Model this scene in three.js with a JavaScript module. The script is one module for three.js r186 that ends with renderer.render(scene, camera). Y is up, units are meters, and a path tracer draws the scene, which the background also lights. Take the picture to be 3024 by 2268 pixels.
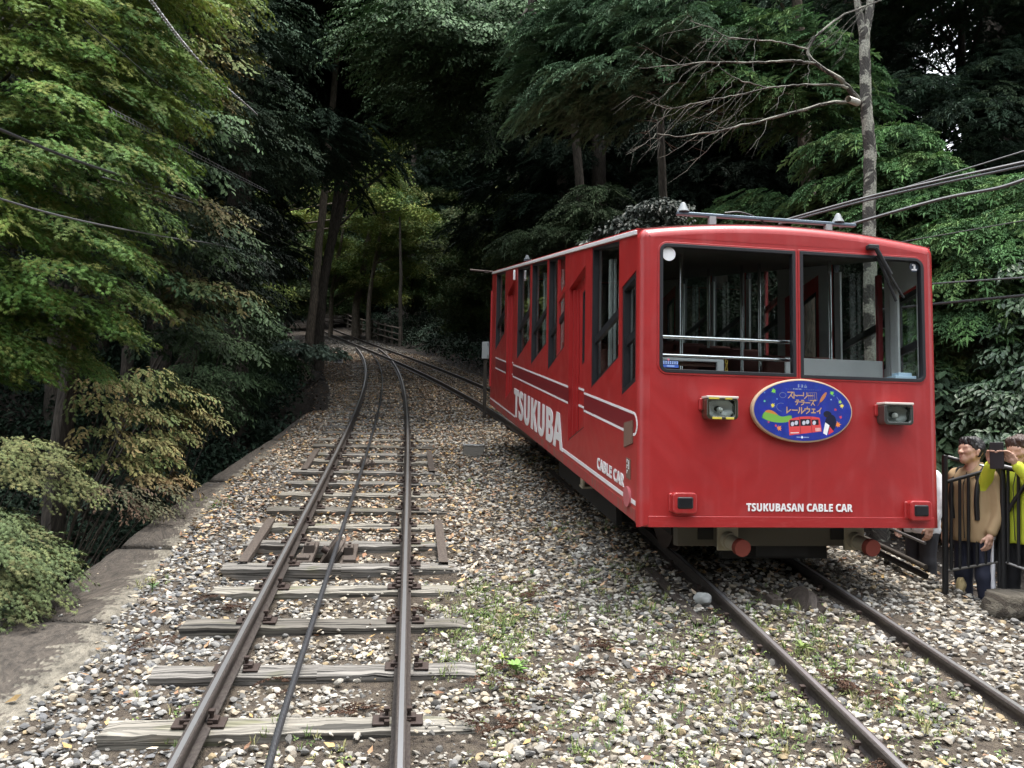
import * as THREE from 'three';
import { mergeGeometries, mergeVertices } from 'three/addons/utils/BufferGeometryUtils.js';
import { MarchingCubes } from 'three/addons/objects/MarchingCubes.js';
import { ImprovedNoise } from 'three/addons/math/ImprovedNoise.js';
import { FontLoader } from 'three/addons/loaders/FontLoader.js';
import { TextGeometry } from 'three/addons/geometries/TextGeometry.js';
import { RoundedBoxGeometry } from 'three/addons/geometries/RoundedBoxGeometry.js';

// ---------------------------------------------------------------- camera, sky, sun, exposure
const V = (x, y, z) => new THREE.Vector3(x, y, z);
const scene = new THREE.Scene();
const EYE = V(0, 2.35, 0), PITCH = 0.0825, ROLL = 0.0182, FPX = 2500;
const camera = new THREE.PerspectiveCamera(2 * Math.atan(1134 / FPX) * 180 / Math.PI, 4 / 3, 0.1, 600);
const camR = V(1, 0, 0), camU = V(0, Math.cos(PITCH), Math.sin(PITCH)), camB = V(0, -Math.sin(PITCH), Math.cos(PITCH));
{
  const r = camR.clone(), u = camU.clone();
  camR.copy(r).multiplyScalar(Math.cos(ROLL)).addScaledVector(u, Math.sin(ROLL));
  camU.copy(u).multiplyScalar(Math.cos(ROLL)).addScaledVector(r, -Math.sin(ROLL));
  camera.position.copy(EYE);
  camera.quaternion.setFromRotationMatrix(new THREE.Matrix4().makeBasis(camR, camU, camB));
}
const renderer = new THREE.WebGLRenderer({ antialias: true });
renderer.setSize(1024, 768);
renderer.toneMapping = THREE.LinearToneMapping;
renderer.toneMappingExposure = 4.4;
renderer.shadowMap.enabled = true;
// an even overcast sky, a little brighter overhead
{
  const w = 64, h = 32, d = new Float32Array(w * h * 4);
  for (let j = 0; j < h; j++) for (let i = 0; i < w; i++) {
    const el = ((j + 0.5) / h - 0.5) * Math.PI, s = Math.max(0, Math.sin(el));
    const L = 0.36 + 0.84 * s, o = (j * w + i) * 4;
    d[o] = L * 0.95; d[o + 1] = L * 1.0; d[o + 2] = L * 1.07; d[o + 3] = 1;
  }
  const sky = new THREE.DataTexture(d, w, h, THREE.RGBAFormat, THREE.FloatType);
  sky.mapping = THREE.EquirectangularReflectionMapping; sky.minFilter = sky.magFilter = THREE.LinearFilter;
  sky.flipY = false; sky.needsUpdate = true;
  scene.background = sky; scene.environment = sky;
}
const sun = new THREE.DirectionalLight(0xfff6ea, 1.35);
sun.position.set(8, 42, -11); sun.target.position.set(0, 1, -9);
sun.castShadow = true; sun.shadow.radius = 40; sun.shadow.mapSize.set(2048, 2048);
Object.assign(sun.shadow.camera, { left: -30, right: 30, top: 30, bottom: -30, near: 1, far: 120 });
scene.add(sun, sun.target);

// ---------------------------------------------------------------- helpers
let seed = 1;
const rnd = () => { seed = (seed + 0x6d2b79f5) | 0; let t = Math.imul(seed ^ (seed >>> 15), 1 | seed); t = (t + Math.imul(t ^ (t >>> 7), 61 | t)) ^ t; return ((t ^ (t >>> 14)) >>> 0) / 4294967296; };
const rr = (a, b) => a + (b - a) * rnd();
const gauss = () => (rnd() + rnd() + rnd() - 1.5) * 1.15;
const pick = (a) => a[Math.floor(rnd() * a.length)];
const lerp = (a, b, t) => a + (b - a) * t, clamp = (x, a, b) => Math.min(b, Math.max(a, x));
const smooth = (a, b, x) => { const t = clamp((x - a) / (b - a), 0, 1); return t * t * (3 - 2 * t); };
const noise = new ImprovedNoise(), fbm = (x, y, z = 0) => noise.noise(x, y, z) * 0.6 + noise.noise(x * 2.1, y * 2.1, z + 7) * 0.3 + noise.noise(x * 4.3, y * 4.3, z + 13) * 0.15;
// a surveyed point: the place seen at photo pixel (px, py), t metres up the line
const at = (px, py, t) => { const v = camR.clone().multiplyScalar((px - 1512) / FPX).addScaledVector(camU, -(py - 1134) / FPX).sub(camB); return EYE.clone().addScaledVector(v, t / -v.z); };
const taken = {};
const numbered = (n) => { const k = taken[n] = (taken[n] ?? -1) + 1; return k ? n + '_' + String(k).padStart(3, '0') : n; };
function tag(o, label, category, group, kind) {
  if (label) o.userData.label = label;
  if (category) o.userData.category = category;
  if (group) o.userData.group = group;
  if (kind) o.userData.kind = kind;
  return o;
}
function thing(name, label, category, pos, turn = 0, group) {
  const o = new THREE.Group(); o.name = numbered(name); scene.add(o);
  if (pos) o.position.copy(Array.isArray(pos) ? V(...pos) : pos);
  o.rotation.y = turn; return tag(o, label, category, group);
}
function part(parent, name, geo, mat) { const m = new THREE.Mesh(Array.isArray(geo) ? merge(geo) : geo, mat); m.name = name; parent.add(m); return m; }
function merge(list) {
  list = list.map((g) => { g = g.index ? g.toNonIndexed() : g; const k = new THREE.BufferGeometry(); k.setAttribute('position', g.attributes.position); k.setAttribute('normal', g.attributes.normal); k.setAttribute('uv', g.attributes.uv ?? new THREE.BufferAttribute(new Float32Array(g.attributes.position.count * 2), 2)); return k; });
  return mergeGeometries(list);
}
const box = (w, h, d, x = 0, y = 0, z = 0) => new THREE.BoxGeometry(w, h, d).translate(x, y, z);
const rbox = (w, h, d, r, x = 0, y = 0, z = 0) => new RoundedBoxGeometry(w, h, d, 2, r).translate(x, y, z);
function cyl(r, h, axis, x = 0, y = 0, z = 0, seg = 18, r2 = r) { const g = new THREE.CylinderGeometry(r2, r, h, seg); if (axis === 'x') g.rotateZ(Math.PI / 2); if (axis === 'z') g.rotateX(Math.PI / 2); return g.translate(x, y, z); }
function rod(a, b, r, seg = 8, r2 = r) { const d = b.clone().sub(a), g = new THREE.CylinderGeometry(r2, r, d.length(), seg); g.applyQuaternion(new THREE.Quaternion().setFromUnitVectors(V(0, 1, 0), d.clone().normalize())); const m = a.clone().add(b).multiplyScalar(0.5); return g.translate(m.x, m.y, m.z); }
// tapered limb through points; smooth = resampled through a spline
function limb(pts, radii, seg = 8, steps = 0, wob = 0) {
  if (steps) {
    const c = new THREE.CatmullRomCurve3(pts, false, 'centripetal'), P = [], R = [];
    for (let i = 0; i <= steps; i++) { const t = i / steps, f = t * (radii.length - 1), k = Math.min(radii.length - 2, Math.floor(f)); const p = c.getPoint(t); P.push(wob ? p.add(V(gauss(), gauss() * 0.5, gauss()).multiplyScalar(wob)) : p); R.push(lerp(radii[k], radii[k + 1], f - k)); }
    pts = P; radii = R;
  }
  const n = pts.length, pos = [], uv = [], idx = []; let ref = V(0.3, 0.1, 1).normalize(), len = 0;
  for (let i = 0; i < n; i++) {
    const d = pts[Math.min(n - 1, i + 1)].clone().sub(pts[Math.max(0, i - 1)]).normalize();
    const u = ref.clone().addScaledVector(d, -ref.dot(d)).normalize(), w = d.clone().cross(u); ref = u;
    if (i) len += pts[i].distanceTo(pts[i - 1]);
    for (let k = 0; k <= seg; k++) { const a = k / seg * Math.PI * 2, q = pts[i].clone().addScaledVector(u, Math.cos(a) * radii[i]).addScaledVector(w, Math.sin(a) * radii[i]); pos.push(q.x, q.y, q.z); uv.push(k / seg * Math.max(1, Math.round(radii[0] * 12)) * 0.5, len); }
    if (i) for (let k = 0; k < seg; k++) { const a = (i - 1) * (seg + 1) + k, b = a + seg + 1; idx.push(a, a + 1, b, a + 1, b + 1, b); }
  }
  const g = new THREE.BufferGeometry(); g.setAttribute('position', new THREE.Float32BufferAttribute(pos, 3)); g.setAttribute('uv', new THREE.Float32BufferAttribute(uv, 2)); g.setIndex(idx); g.computeVertexNormals(); return g;
}
function canvasTex(w, h, draw, srgb = true, repeat) {
  const c = document.createElement('canvas'); c.width = w; c.height = h; draw(c.getContext('2d'), w, h);
  const t = new THREE.CanvasTexture(c); if (srgb) t.colorSpace = THREE.SRGBColorSpace; t.magFilter = THREE.LinearFilter;
  if (repeat) t.wrapS = t.wrapT = THREE.RepeatWrapping; return t;
}
// tileable grain: value per texel -> rgb (linear colours)
function dataTex(w, h, fn, srgb = true) {
  const d = new Uint8Array(w * h * 4), enc = (x) => srgb ? (x <= 0.0031308 ? 12.92 * x : 1.055 * Math.pow(x, 1 / 2.4) - 0.055) : x;
  for (let j = 0; j < h; j++) for (let i = 0; i < w; i++) { const c = fn(i / w, j / h), o = (j * w + i) * 4; for (let k = 0; k < 3; k++) d[o + k] = clamp(enc(Math.max(0, c[k])) * 255, 0, 255); d[o + 3] = 255; }
  const t = new THREE.DataTexture(d, w, h); t.wrapS = t.wrapT = THREE.RepeatWrapping; t.magFilter = THREE.LinearFilter; t.minFilter = THREE.LinearMipmapLinearFilter; if (srgb) t.colorSpace = THREE.SRGBColorSpace; t.needsUpdate = true; return t;
}
const tile = (u, v, n, k, s = 0) => { // periodic noise
  const a = u * Math.PI * 2, b = v * Math.PI * 2; return noise.noise(Math.cos(a) * n + s, Math.sin(a) * n + Math.cos(b) * k, Math.sin(b) * k + s * 1.7);
};
const std = (r, g, b, rough = 0.8, extra = {}) => new THREE.MeshStandardMaterial({ color: new THREE.Color().setRGB(r, g, b), roughness: rough, ...extra });
const phys = (r, g, b, rough = 0.5, extra = {}) => new THREE.MeshPhysicalMaterial({ color: new THREE.Color().setRGB(r, g, b), roughness: rough, ...extra });

// ---------------------------------------------------------------- the line in plan and profile (x right, t = -z uphill)
const railY = (t) => 0.024 + 0.169 * t + 0.0003 * (t > 0 ? (t - 6) ** 2 : 36 - 12 * t * 0);
const leftX = (t) => { const u = (t - 6) / 10; return -1.2922 - 1.2095 * u + 0.0184 * u * u - 0.0395 * u * u * u; };
const rightX = (t) => { const u = (t - 6) / 10; return 2.5036 - 1.1247 * u - 0.5668 * u * u + 0.0428 * u * u * u; };
const rightY = (t) => railY(t) + 0.0 - 0.05 * (1 - smooth(5, 16, t));
const SURF = -0.15;                                   // ballast surface under rail top
const interp = (table, t) => { if (t <= table[0][0]) return table[0][1]; for (let i = 1; i < table.length; i++) if (t <= table[i][0]) return lerp(table[i - 1][1], table[i][1], (t - table[i - 1][0]) / (table[i][0] - table[i - 1][0])); return table[table.length - 1][1]; };
const WALL_OUT = [[-2, -3.1], [3, -3.5], [5, -3.66], [6.4, -3.75], [8, -3.87], [9.7, -4.04], [11.6, -4.2], [12.8, -4.27], [15.8, -4.4], [19, -4.66], [21, -5.0], [25, -5.9], [35, -8.6], [60, -16], [120, -34]];
const WALL_IN = [[-2, -2.7], [3, -2.84], [5, -2.9], [6, -2.92], [7.4, -3.2], [8.3, -3.34], [9.3, -3.52], [12, -3.95], [15.8, -4.25], [19, -4.6]];
const wallOut = (t) => interp(WALL_OUT, t), wallIn = (t) => interp(WALL_IN, t);
function groundY(x, t) {
  const b = railY(t) + SURF; let y = b;
  const xo = wallOut(t) + 0.12;
  if (x < xo) {
    const deep = 1.75 * (1 - smooth(15, 25, t)) + 0.1;
    y = b - deep * smooth(0, 0.25, xo - x) - 0.12 * clamp(xo - x, 0, 4) + 0.3 * clamp(xo - 4.2 - x, 0, 26) * smooth(4, 30, t) + 0.1 * clamp(xo - 4.2 - x, 0, 30);
  }
  const xr = rightX(Math.max(2, Math.min(t, 60))) + (t > 60 ? -0.8 * (t - 60) : 0);
  const lt = Math.abs(x - leftX(clamp(t, 1, 20)) + 0.03); y -= 0.048 * (1 - smooth(1.0, 1.35, lt)) * (1 - smooth(14, 18, t)); y -= 0.055 * (1 - smooth(1.05, 1.2, lt)) * Math.max(1 - smooth(0.08, 0.2, Math.abs(t - 7.98)), 1 - smooth(0.08, 0.2, Math.abs(t - 8.74))); y -= 0.26 * (1 - smooth(0.16, 0.3, Math.abs(t - 8.53))) * (1 - smooth(0.14, 0.3, Math.abs(x - leftX(t) + 0.18)));
  const e = x - (xr + 1.75);
  if (e > 0) {
    y += -0.38 * smooth(0, 0.7, e) * (1 - smooth(9, 14, t));
    y += 0.26 * clamp(e - 2.8, 0, 22) * smooth(2, 14, t) + 0.16 * clamp(e - 0.6, 0, 20) * smooth(16, 22, t);
  }
  return y + 0.03 * fbm(x * 1.3, t * 1.3) + 0.012 * fbm(x * 5, t * 5, 3);
}
const inBallast = (x, t) => { const l = t < 19.5 ? wallIn(t) : wallOut(t) + 0.5; return x > l && x < rightX(clamp(t, 2, 60)) + (t < 14 ? 2.2 : 1.5); };
// ---------------------------------------------------------------- surface textures
const soilTex = dataTex(512, 512, (u, v) => { const n = tile(u, v, 3, 3) * 0.5 + tile(u, v, 9, 9, 4) * 0.35 + tile(u, v, 30, 30, 8) * 0.3, k = clamp(0.75 + n * 0.8 + (rnd() - 0.5) * 0.5, 0.2, 1.6); return [k, k * (0.97 + n * 0.06), k * 0.93].map((x) => x * 0.62); });
const bumpTex = dataTex(512, 512, (u, v) => { const k = clamp(0.5 + tile(u, v, 8, 8) * 0.4 + tile(u, v, 26, 26, 5) * 0.35 + (rnd() - 0.5) * 0.35, 0, 1); return [k, k, k]; }, false);
const woodTex = dataTex(512, 256, (u, v) => {
  const warp = tile(u, v, 0.6, 2) * 0.05, ln = noise.noise(u * 3, (v + warp) * 46, 2) * 0.6 + noise.noise(u * 7, (v + warp) * 110, 9) * 0.4, crack = noise.noise(u * 2.2, (v + warp) * 24, 30) > 0.27 ? 0.22 : 1;
  const moss = smooth(0.15, 0.5, fbm(u * 4, v * 3, 50)), k = clamp((0.7 + ln * 1.25) * crack, 0.08, 1.6);
  return [lerp(0.3, 0.2, moss) * k, lerp(0.285, 0.2, moss) * k, lerp(0.255, 0.13, moss) * k];
});
const barkTex = dataTex(256, 512, (u, v) => { const a = tile(u, v, 5, 1.2) * 0.5 + tile(u, v, 14, 2.5, 3) * 0.45 + (rnd() - 0.5) * 0.15, k = clamp(0.72 + a * 0.9, 0.15, 1.5); return [0.6 * k, 0.56 * k, 0.5 * k]; });
const concreteTex = dataTex(512, 512, (u, v) => { const n = tile(u, v, 2, 2, 1) * 0.6 + tile(u, v, 7, 7, 2) * 0.35, st = smooth(-0.12, 0.14, tile(u, v, 1.4, 1.4, 6) + 0.3 * tile(u, v, 11, 11, 9)), k = clamp(0.8 + n * 0.5 + (rnd() - 0.5) * 0.32, 0.25, 1.4); return [lerp(0.2, 0.085, st) * k, lerp(0.18, 0.07, st) * k, lerp(0.148, 0.056, st) * k]; });
const rustTex = dataTex(256, 256, (u, v) => { const n = tile(u, v, 4, 4) * 0.5 + tile(u, v, 13, 13, 3) * 0.4, k = clamp(0.8 + n * 0.7 + (rnd() - 0.5) * 0.3, 0.25, 1.5); return [0.098 * k, (0.078 + n * 0.01) * k, 0.066 * k]; });
const M = {
  ground: new THREE.MeshStandardMaterial({ map: soilTex, vertexColors: true, roughness: 0.95, bumpMap: bumpTex, bumpScale: 0.03 }),
  stone: new THREE.MeshStandardMaterial({ color: 0xffffff, roughness: 0.82, flatShading: true }),
  litter: new THREE.MeshStandardMaterial({ color: 0xffffff, roughness: 0.8, side: THREE.DoubleSide }),
  wood: [0, 1, 2, 3].map((i) => { const t = woodTex.clone(); t.repeat.set(0.45, 1); t.offset.set(i * 0.27, i * 0.31); t.needsUpdate = true; return new THREE.MeshStandardMaterial({ map: t, roughness: 0.88, bumpMap: t, bumpScale: 0.006, color: new THREE.Color().setRGB(...[[0.7, 0.69, 0.7], [0.5, 0.48, 0.46], [0.92, 0.9, 0.86], [0.46, 0.41, 0.38]][i]) }); }),
  rust: new THREE.MeshStandardMaterial({ map: rustTex, roughness: 0.72, metalness: 0.25 }),
  rail: new THREE.MeshStandardMaterial({ map: rustTex, color: new THREE.Color().setRGB(0.82, 0.87, 0.94), roughness: 0.5, metalness: 0.45 }),
  railTop: std(0.4, 0.4, 0.41, 0.36, { metalness: 0.85 }),
  plate: std(0.05, 0.035, 0.03, 0.6, { metalness: 0.4 }),
  cable: std(0.07, 0.072, 0.078, 0.4, { metalness: 0.55 }),
  wall: new THREE.MeshStandardMaterial({ map: dataTex(512, 1024, (u, v) => { const n = tile(u, v, 2, 5, 1) * 0.6 + tile(u, v, 6, 16, 2) * 0.4, e = u - 0.66 + 0.2 * noise.noise(v * 26, 3, 1) + 0.12 * noise.noise(v * 70, u * 8, 5), st = smooth(-0.03, 0.03, -e + 0.1 * tile(u, v, 7, 18, 9)), spot = smooth(0.12, 0.2, tile(u, v, 5, 12, 21)), k = clamp(0.85 + n * 0.6 + (rnd() - 0.5) * 0.4, 0.2, 1.5) * (1 - 0.3 * spot); return [lerp(0.19, 0.078, st) * k, lerp(0.172, 0.065, st) * k, lerp(0.138, 0.053, st) * k]; }), roughness: 0.92, bumpMap: bumpTex, bumpScale: 0.015 }),
  concrete: new THREE.MeshStandardMaterial({ map: concreteTex, roughness: 0.92, bumpMap: bumpTex, bumpScale: 0.02 }),
  bark: new THREE.MeshStandardMaterial({ map: barkTex, color: new THREE.Color().setRGB(0.3, 0.26, 0.22), roughness: 0.92, bumpMap: barkTex, bumpScale: 0.02 }),
  barkRed: new THREE.MeshStandardMaterial({ map: barkTex, color: new THREE.Color().setRGB(0.34, 0.24, 0.18), roughness: 0.92, bumpMap: barkTex, bumpScale: 0.02 }),
  barkDark: new THREE.MeshStandardMaterial({ map: barkTex, color: new THREE.Color().setRGB(0.14, 0.125, 0.11), roughness: 0.94, bumpMap: barkTex, bumpScale: 0.02 }),
  black: std(0.012, 0.012, 0.014, 0.5), rubber: std(0.015, 0.015, 0.018, 0.45),
  white: std(0.78, 0.78, 0.78, 0.5), chrome: std(0.75, 0.76, 0.78, 0.16, { metalness: 1 }),
};

// ---------------------------------------------------------------- ground: one sheet to beyond the forest
{
  const span = (list) => { const o = []; for (const [a, b, s] of list) for (let x = a; x < b - 1e-6; x += s) o.push(x); return o; };
  const xs = [...span([[-260, -60, 20], [-60, -20, 2.5], [-20, -8, 0.6], [-8, 6.5, 0.16], [6.5, 20, 0.6], [20, 60, 2.5], [60, 260, 20]]), 260];
  const ts = [...span([[-220, -30, 19], [-30, -2, 2], [-2, 22, 0.16], [22, 60, 0.6], [60, 130, 3.5], [130, 420, 29]]), 420];
  const pos = [], col = [], uv = [], idx = [];
  ts.forEach((t, j) => xs.forEach((x, i) => {
    const y = groundY(x, t); pos.push(x, y, -t); uv.push(x * 0.7, t * 0.7);
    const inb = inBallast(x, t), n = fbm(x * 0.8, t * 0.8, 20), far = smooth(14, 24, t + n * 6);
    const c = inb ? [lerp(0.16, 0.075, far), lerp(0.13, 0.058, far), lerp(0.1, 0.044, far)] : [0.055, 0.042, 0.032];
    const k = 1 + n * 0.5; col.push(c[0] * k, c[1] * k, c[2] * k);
    if (i && j) { const a = (j - 1) * xs.length + i - 1, b = a + xs.length; idx.push(a, a + 1, b, a + 1, b + 1, b); }
  }));
  const g = new THREE.BufferGeometry(); g.setAttribute('position', new THREE.Float32BufferAttribute(pos, 3)); g.setAttribute('color', new THREE.Float32BufferAttribute(col, 3)); g.setAttribute('uv', new THREE.Float32BufferAttribute(uv, 2)); g.setIndex(idx); g.computeVertexNormals();
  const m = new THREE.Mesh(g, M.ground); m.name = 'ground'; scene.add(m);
  tag(m, 'sloping forest ground under the ballast and trees', null, null, 'structure');
}

// ---------------------------------------------------------------- retaining wall: slabs with open joints along the left edge
{
  const cuts = [-1.5, 2.4, 4.5, 6.6, 8.6, 11.8, 15.4, 19.2], t0 = thing('retaining_wall', 'weathered brown concrete retaining wall edging the gravel beside the left track', 'wall', [-3.5, groundY(-3.2, 6), -6]);
  const base = t0.position;
  for (let k = 0; k < cuts.length - 1; k++) {
    const pos = [], idx = [], uv = [], a = cuts[k] + 0.007, b = cuts[k + 1] - 0.007, n = 16, m = 9, dh = (k % 3 - 1) * 0.009, dx = ((k * 7) % 3 - 1) * 0.012;
    const ring = []; // profile: outer foot, outer top edge .. inner top edge, inner foot
    for (let i = 0; i <= n; i++) {
      const t = lerp(a, b, i / n), xo = wallOut(t) + dx, xi = wallIn(t) + 0.16, row = [];
      const y0 = railY(t) + SURF + 0.035 + dh, en = i === 0 || i === n ? 0.02 : 0;
      row.push([xo + 0.05, y0 - 2.1], [xo + 0.01 * fbm(t * 3, 1), y0 - 0.05 - en + 0.03 * fbm(t * 4, 2)]);
      for (let j = 0; j <= m; j++) { const f = j / m; const x = lerp(xo + 0.035, xi, f); row.push([x + (j ? 0.0 : 0.03 * fbm(t * 5, 9)), y0 - en + 0.02 * fbm(x * 3, t * 3, 5) - 0.05 * smooth(0.7, 1, f)]); }
      row.push([xi + 0.02, y0 - 0.5]); ring.push(row);
      row.forEach((p, j) => { pos.push(p[0] - base.x, p[1] - base.y, -t - base.z); uv.push(j < 2 ? 0.02 + 0.1 * j : 0.14 + 0.8 * Math.min(1, (j - 2) / m), t * 0.24 + k * 0.013); });
      if (i) for (let j = 0; j < row.length - 1; j++) { const q = (i - 1) * row.length + j, w = q + row.length; idx.push(q, q + 1, w, q + 1, w + 1, w); }
    }
    const L = ring[0].length; for (const e of [0, n]) for (let j = 1; j < L - 2; j++) idx.push(e * L, e * L + j, e * L + j + 1);
    const g = new THREE.BufferGeometry(); g.setAttribute('position', new THREE.Float32BufferAttribute(pos, 3)); g.setAttribute('uv', new THREE.Float32BufferAttribute(uv, 2)); g.setIndex(idx); g.computeVertexNormals();
    part(t0, 'concrete_slab', g, M.wall);
  }
}

// ---------------------------------------------------------------- the two tracks
const sleeperGeo = [0, 1, 2].map((k) => {
  const g = new THREE.BoxGeometry(1, 0.14, 0.19, 22, 2, 4), p = g.attributes.position, u = g.attributes.uv;
  for (let i = 0; i < p.count; i++) {
    const x = p.getX(i), y = p.getY(i), z = p.getZ(i), top = y > 0.06, edge = Math.abs(z) > 0.08 || Math.abs(x) > 0.49;
    p.setXYZ(i, x + (Math.abs(x) > 0.49 ? 0.03 * fbm(y * 14, z * 16, k * 7 + x) : 0), y + (top ? 0.018 * fbm(x * 14, z * 12, k * 5) - (edge ? 0.016 + 0.012 * fbm(x * 25, z * 9, 8 + k) : 0) : 0), z + 0.022 * fbm(x * 9, y * 5, k * 9 + Math.sign(z)));
    u.setXY(i, x * 2.1, (z + y) * 2.2 + 0.3 * k);
  }
  g.computeVertexNormals(); return g;
});
const clipGeo = merge([rbox(0.1, 0.014, 0.12, 0.004, 0, 0, 0), rbox(0.06, 0.03, 0.06, 0.006, 0.02, 0.02, 0), box(0.03, 0.02, 0.1, 0.035, 0.012, 0.01), cyl(0.013, 0.055, 'y', 0.032, 0.05, 0, 6), box(0.034, 0.018, 0.034, 0.032, 0.07, 0)]);
const railProfile = [[-0.055, -0.125], [0.055, -0.125], [0.055, -0.115], [0.014, -0.1], [0.009, -0.07], [0.009, -0.045], [0.03, -0.034], [0.032, -0.008], [0.024, 0], [-0.024, 0], [-0.032, -0.008], [-0.03, -0.034], [-0.009, -0.045], [-0.009, -0.07], [-0.014, -0.1], [-0.055, -0.115]];
function sweep(profile, path, closed = true) { // path: t -> {p, r(ight), u}
  const pos = [], uv = [], idx = [], L = profile.length, per = [0]; for (let k = 1; k <= L; k++) per.push(per[k - 1] + Math.hypot(profile[k % L][0] - profile[k - 1][0], profile[k % L][1] - profile[k - 1][1]));
  const n = closed ? L + 1 : L;
  path.forEach((f, i) => { for (let k = 0; k < n; k++) { const q = profile[k % L]; const p = f.p.clone().addScaledVector(f.r, q[0]).addScaledVector(f.u, q[1]); pos.push(p.x, p.y, p.z); uv.push(per[k] * 3, f.s * 1.5); } if (i) for (let k = 0; k < n - 1; k++) { const a = (i - 1) * n + k, b = a + n; idx.push(a, b, a + 1, a + 1, b, b + 1); } });
  let g = new THREE.BufferGeometry(); g.setAttribute('position', new THREE.Float32BufferAttribute(pos, 3)); g.setAttribute('uv', new THREE.Float32BufferAttribute(uv, 2)); g.setIndex(idx); g = g.toNonIndexed(); g.computeVertexNormals(); return g;
}
function frames(X, Y, off, ts) { return ts.map((t) => { const e = 0.05, dx = (X(t + e) - X(t - e)) / (2 * e), dy = (Y(t + e) - Y(t - e)) / (2 * e), f = V(dx, dy, -1).normalize(), r = f.clone().cross(V(0, 1, 0)).normalize(), u = r.clone().cross(f); return { p: V(X(t), Y(t), -t).addScaledVector(r, off), r, u, f, s: t }; }); }
const steps = (a, b, s) => { const o = []; for (let t = a; t <= b; t += s) o.push(t); return o; };
const railTs = (a, b) => [...steps(a, 24, 0.8), ...steps(24.6, b, 1.1)];
function makeTrack(label, X, Y, tEnd, tList, sleeperLen, shift, sink, tones) {
  const base = V(X(6), Y(6) - 0.15, -6), g = thing('railway_track', label, 'railway track', base);
  for (const s of [-1, 1]) {
    const fr = frames(X, Y, s * 0.566, railTs(1.2, tEnd)); fr.forEach((f) => f.p.sub(base));
    const rail = part(g, 'rail', sweep(railProfile, fr), M.rail);
    part(rail, 'running_surface', sweep([[-0.014, 0.0015], [-0.014, -0.003], [0.014, -0.003], [0.014, 0.0015]].reverse(), fr), M.railTop);
  }
  tList.forEach((t, i) => {
    const f = frames(X, Y, shift + rr(-0.03, 0.03), [t + rr(-0.03, 0.03)])[0];
    const m = part(g, 'sleeper', sleeperGeo[i % 3], M.wood[tones[i % tones.length]]);
    m.position.copy(f.p).addScaledVector(f.u, -0.128 - 0.07 - sink + rr(-0.006, 0.006)).sub(base);
    m.quaternion.setFromRotationMatrix(new THREE.Matrix4().makeBasis(f.r, f.u, f.f.clone().negate())); m.rotateY(rr(-0.015, 0.015)); m.rotateZ(rr(-0.006, 0.006));
    m.scale.x = sleeperLen + rr(-0.06, 0.06);
    if (t < 16) {
      for (const s of [-1, 1]) for (const q of [-1, 1]) {
        const c = new THREE.Mesh(clipGeo, M.plate); c.name = 'rail_clip';
        c.position.set(((s * 0.566 + q * 0.098) - shift) / m.scale.x, 0.078 + sink, 0); c.scale.set(1 / m.scale.x, 1, 1); if (q > 0) c.rotation.y = Math.PI;
        m.add(c);
      }
    }
  });
  return g;
}
const leftTs = [2.75, 3.5, 4.28, 5.06, 5.85, 6.68, 7.46, 8.16, 8.92, 9.64, 10.36, 11.2, 11.92, 12.7, 13.52, 14.2, ...steps(14.95, 34, 0.76)];
const leftTrack = makeTrack('left railway track with exposed grey sleepers and a cable between the rails', leftX, railY, 43, leftTs, 2.12, -0.03, 0, [2, 0, 0, 2, 0, 1, 2, 0, 0, 2, 1]);
const rightTs = steps(2.3, 56, 0.67);
const rightTrack = makeTrack('right railway track half buried in gravel under the red car', rightX, rightY, 66, rightTs, 1.95, 0.02, 0.035, [3, 1, 3, 0, 1]);
// rusty angle bars across the sleeper ends
function angleBar(track, X, Y, off, ta, tb) {
  const fr = frames(X, Y, off, steps(ta, tb, (tb - ta) / 3 - 1e-4)); fr.forEach((f) => { f.p.addScaledVector(f.u, -0.1).sub(track.position); });
  part(track, 'angle_bar', sweep([[-0.045, 0], [0.045, 0], [0.045, -0.05], [0.036, -0.05], [0.036, -0.009], [-0.045, -0.009]].reverse(), fr), M.rust);
}
for (const [off, a, b] of [[-0.95, 8.14, 9.75], [0.93, 8.14, 9.75], [0.93, 12.65, 14.4], [-0.95, 12.65, 14.4], [0.93, 18.2, 20]]) angleBar(leftTrack, leftX, railY, off, a, b);
for (const [off, a, b] of [[-0.88, 6.9, 8.3], [0.88, 6.9, 8.6], [-0.25, 6.95, 8.2], [-0.88, 11.4, 13]]) angleBar(rightTrack, rightX, rightY, off, a, b);
// fish plates at the joint of the left track's right rail
for (const s of [-1, 1]) { const f = frames(leftX, railY, 0.566 + s * 0.02, [7.72, 7.5, 7.28]); f.forEach((q) => q.p.sub(leftTrack.position)); const fp = part(leftTrack, 'fish_plate', sweep([[-0.013, -0.1], [0.013, -0.1], [0.013, -0.035], [-0.013, -0.035]], f), M.rust); for (const k of [7.66, 7.55, 7.45, 7.34]) { const q = frames(leftX, railY, 0.566 + s * 0.042, [k])[0]; q.p.addScaledVector(q.u, -0.068).sub(leftTrack.position); part(fp, 'bolt', cyl(0.017, 0.05, 'x', 0, 0, 0, 6).translate(q.p.x, q.p.y, q.p.z), M.plate); } }

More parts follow.
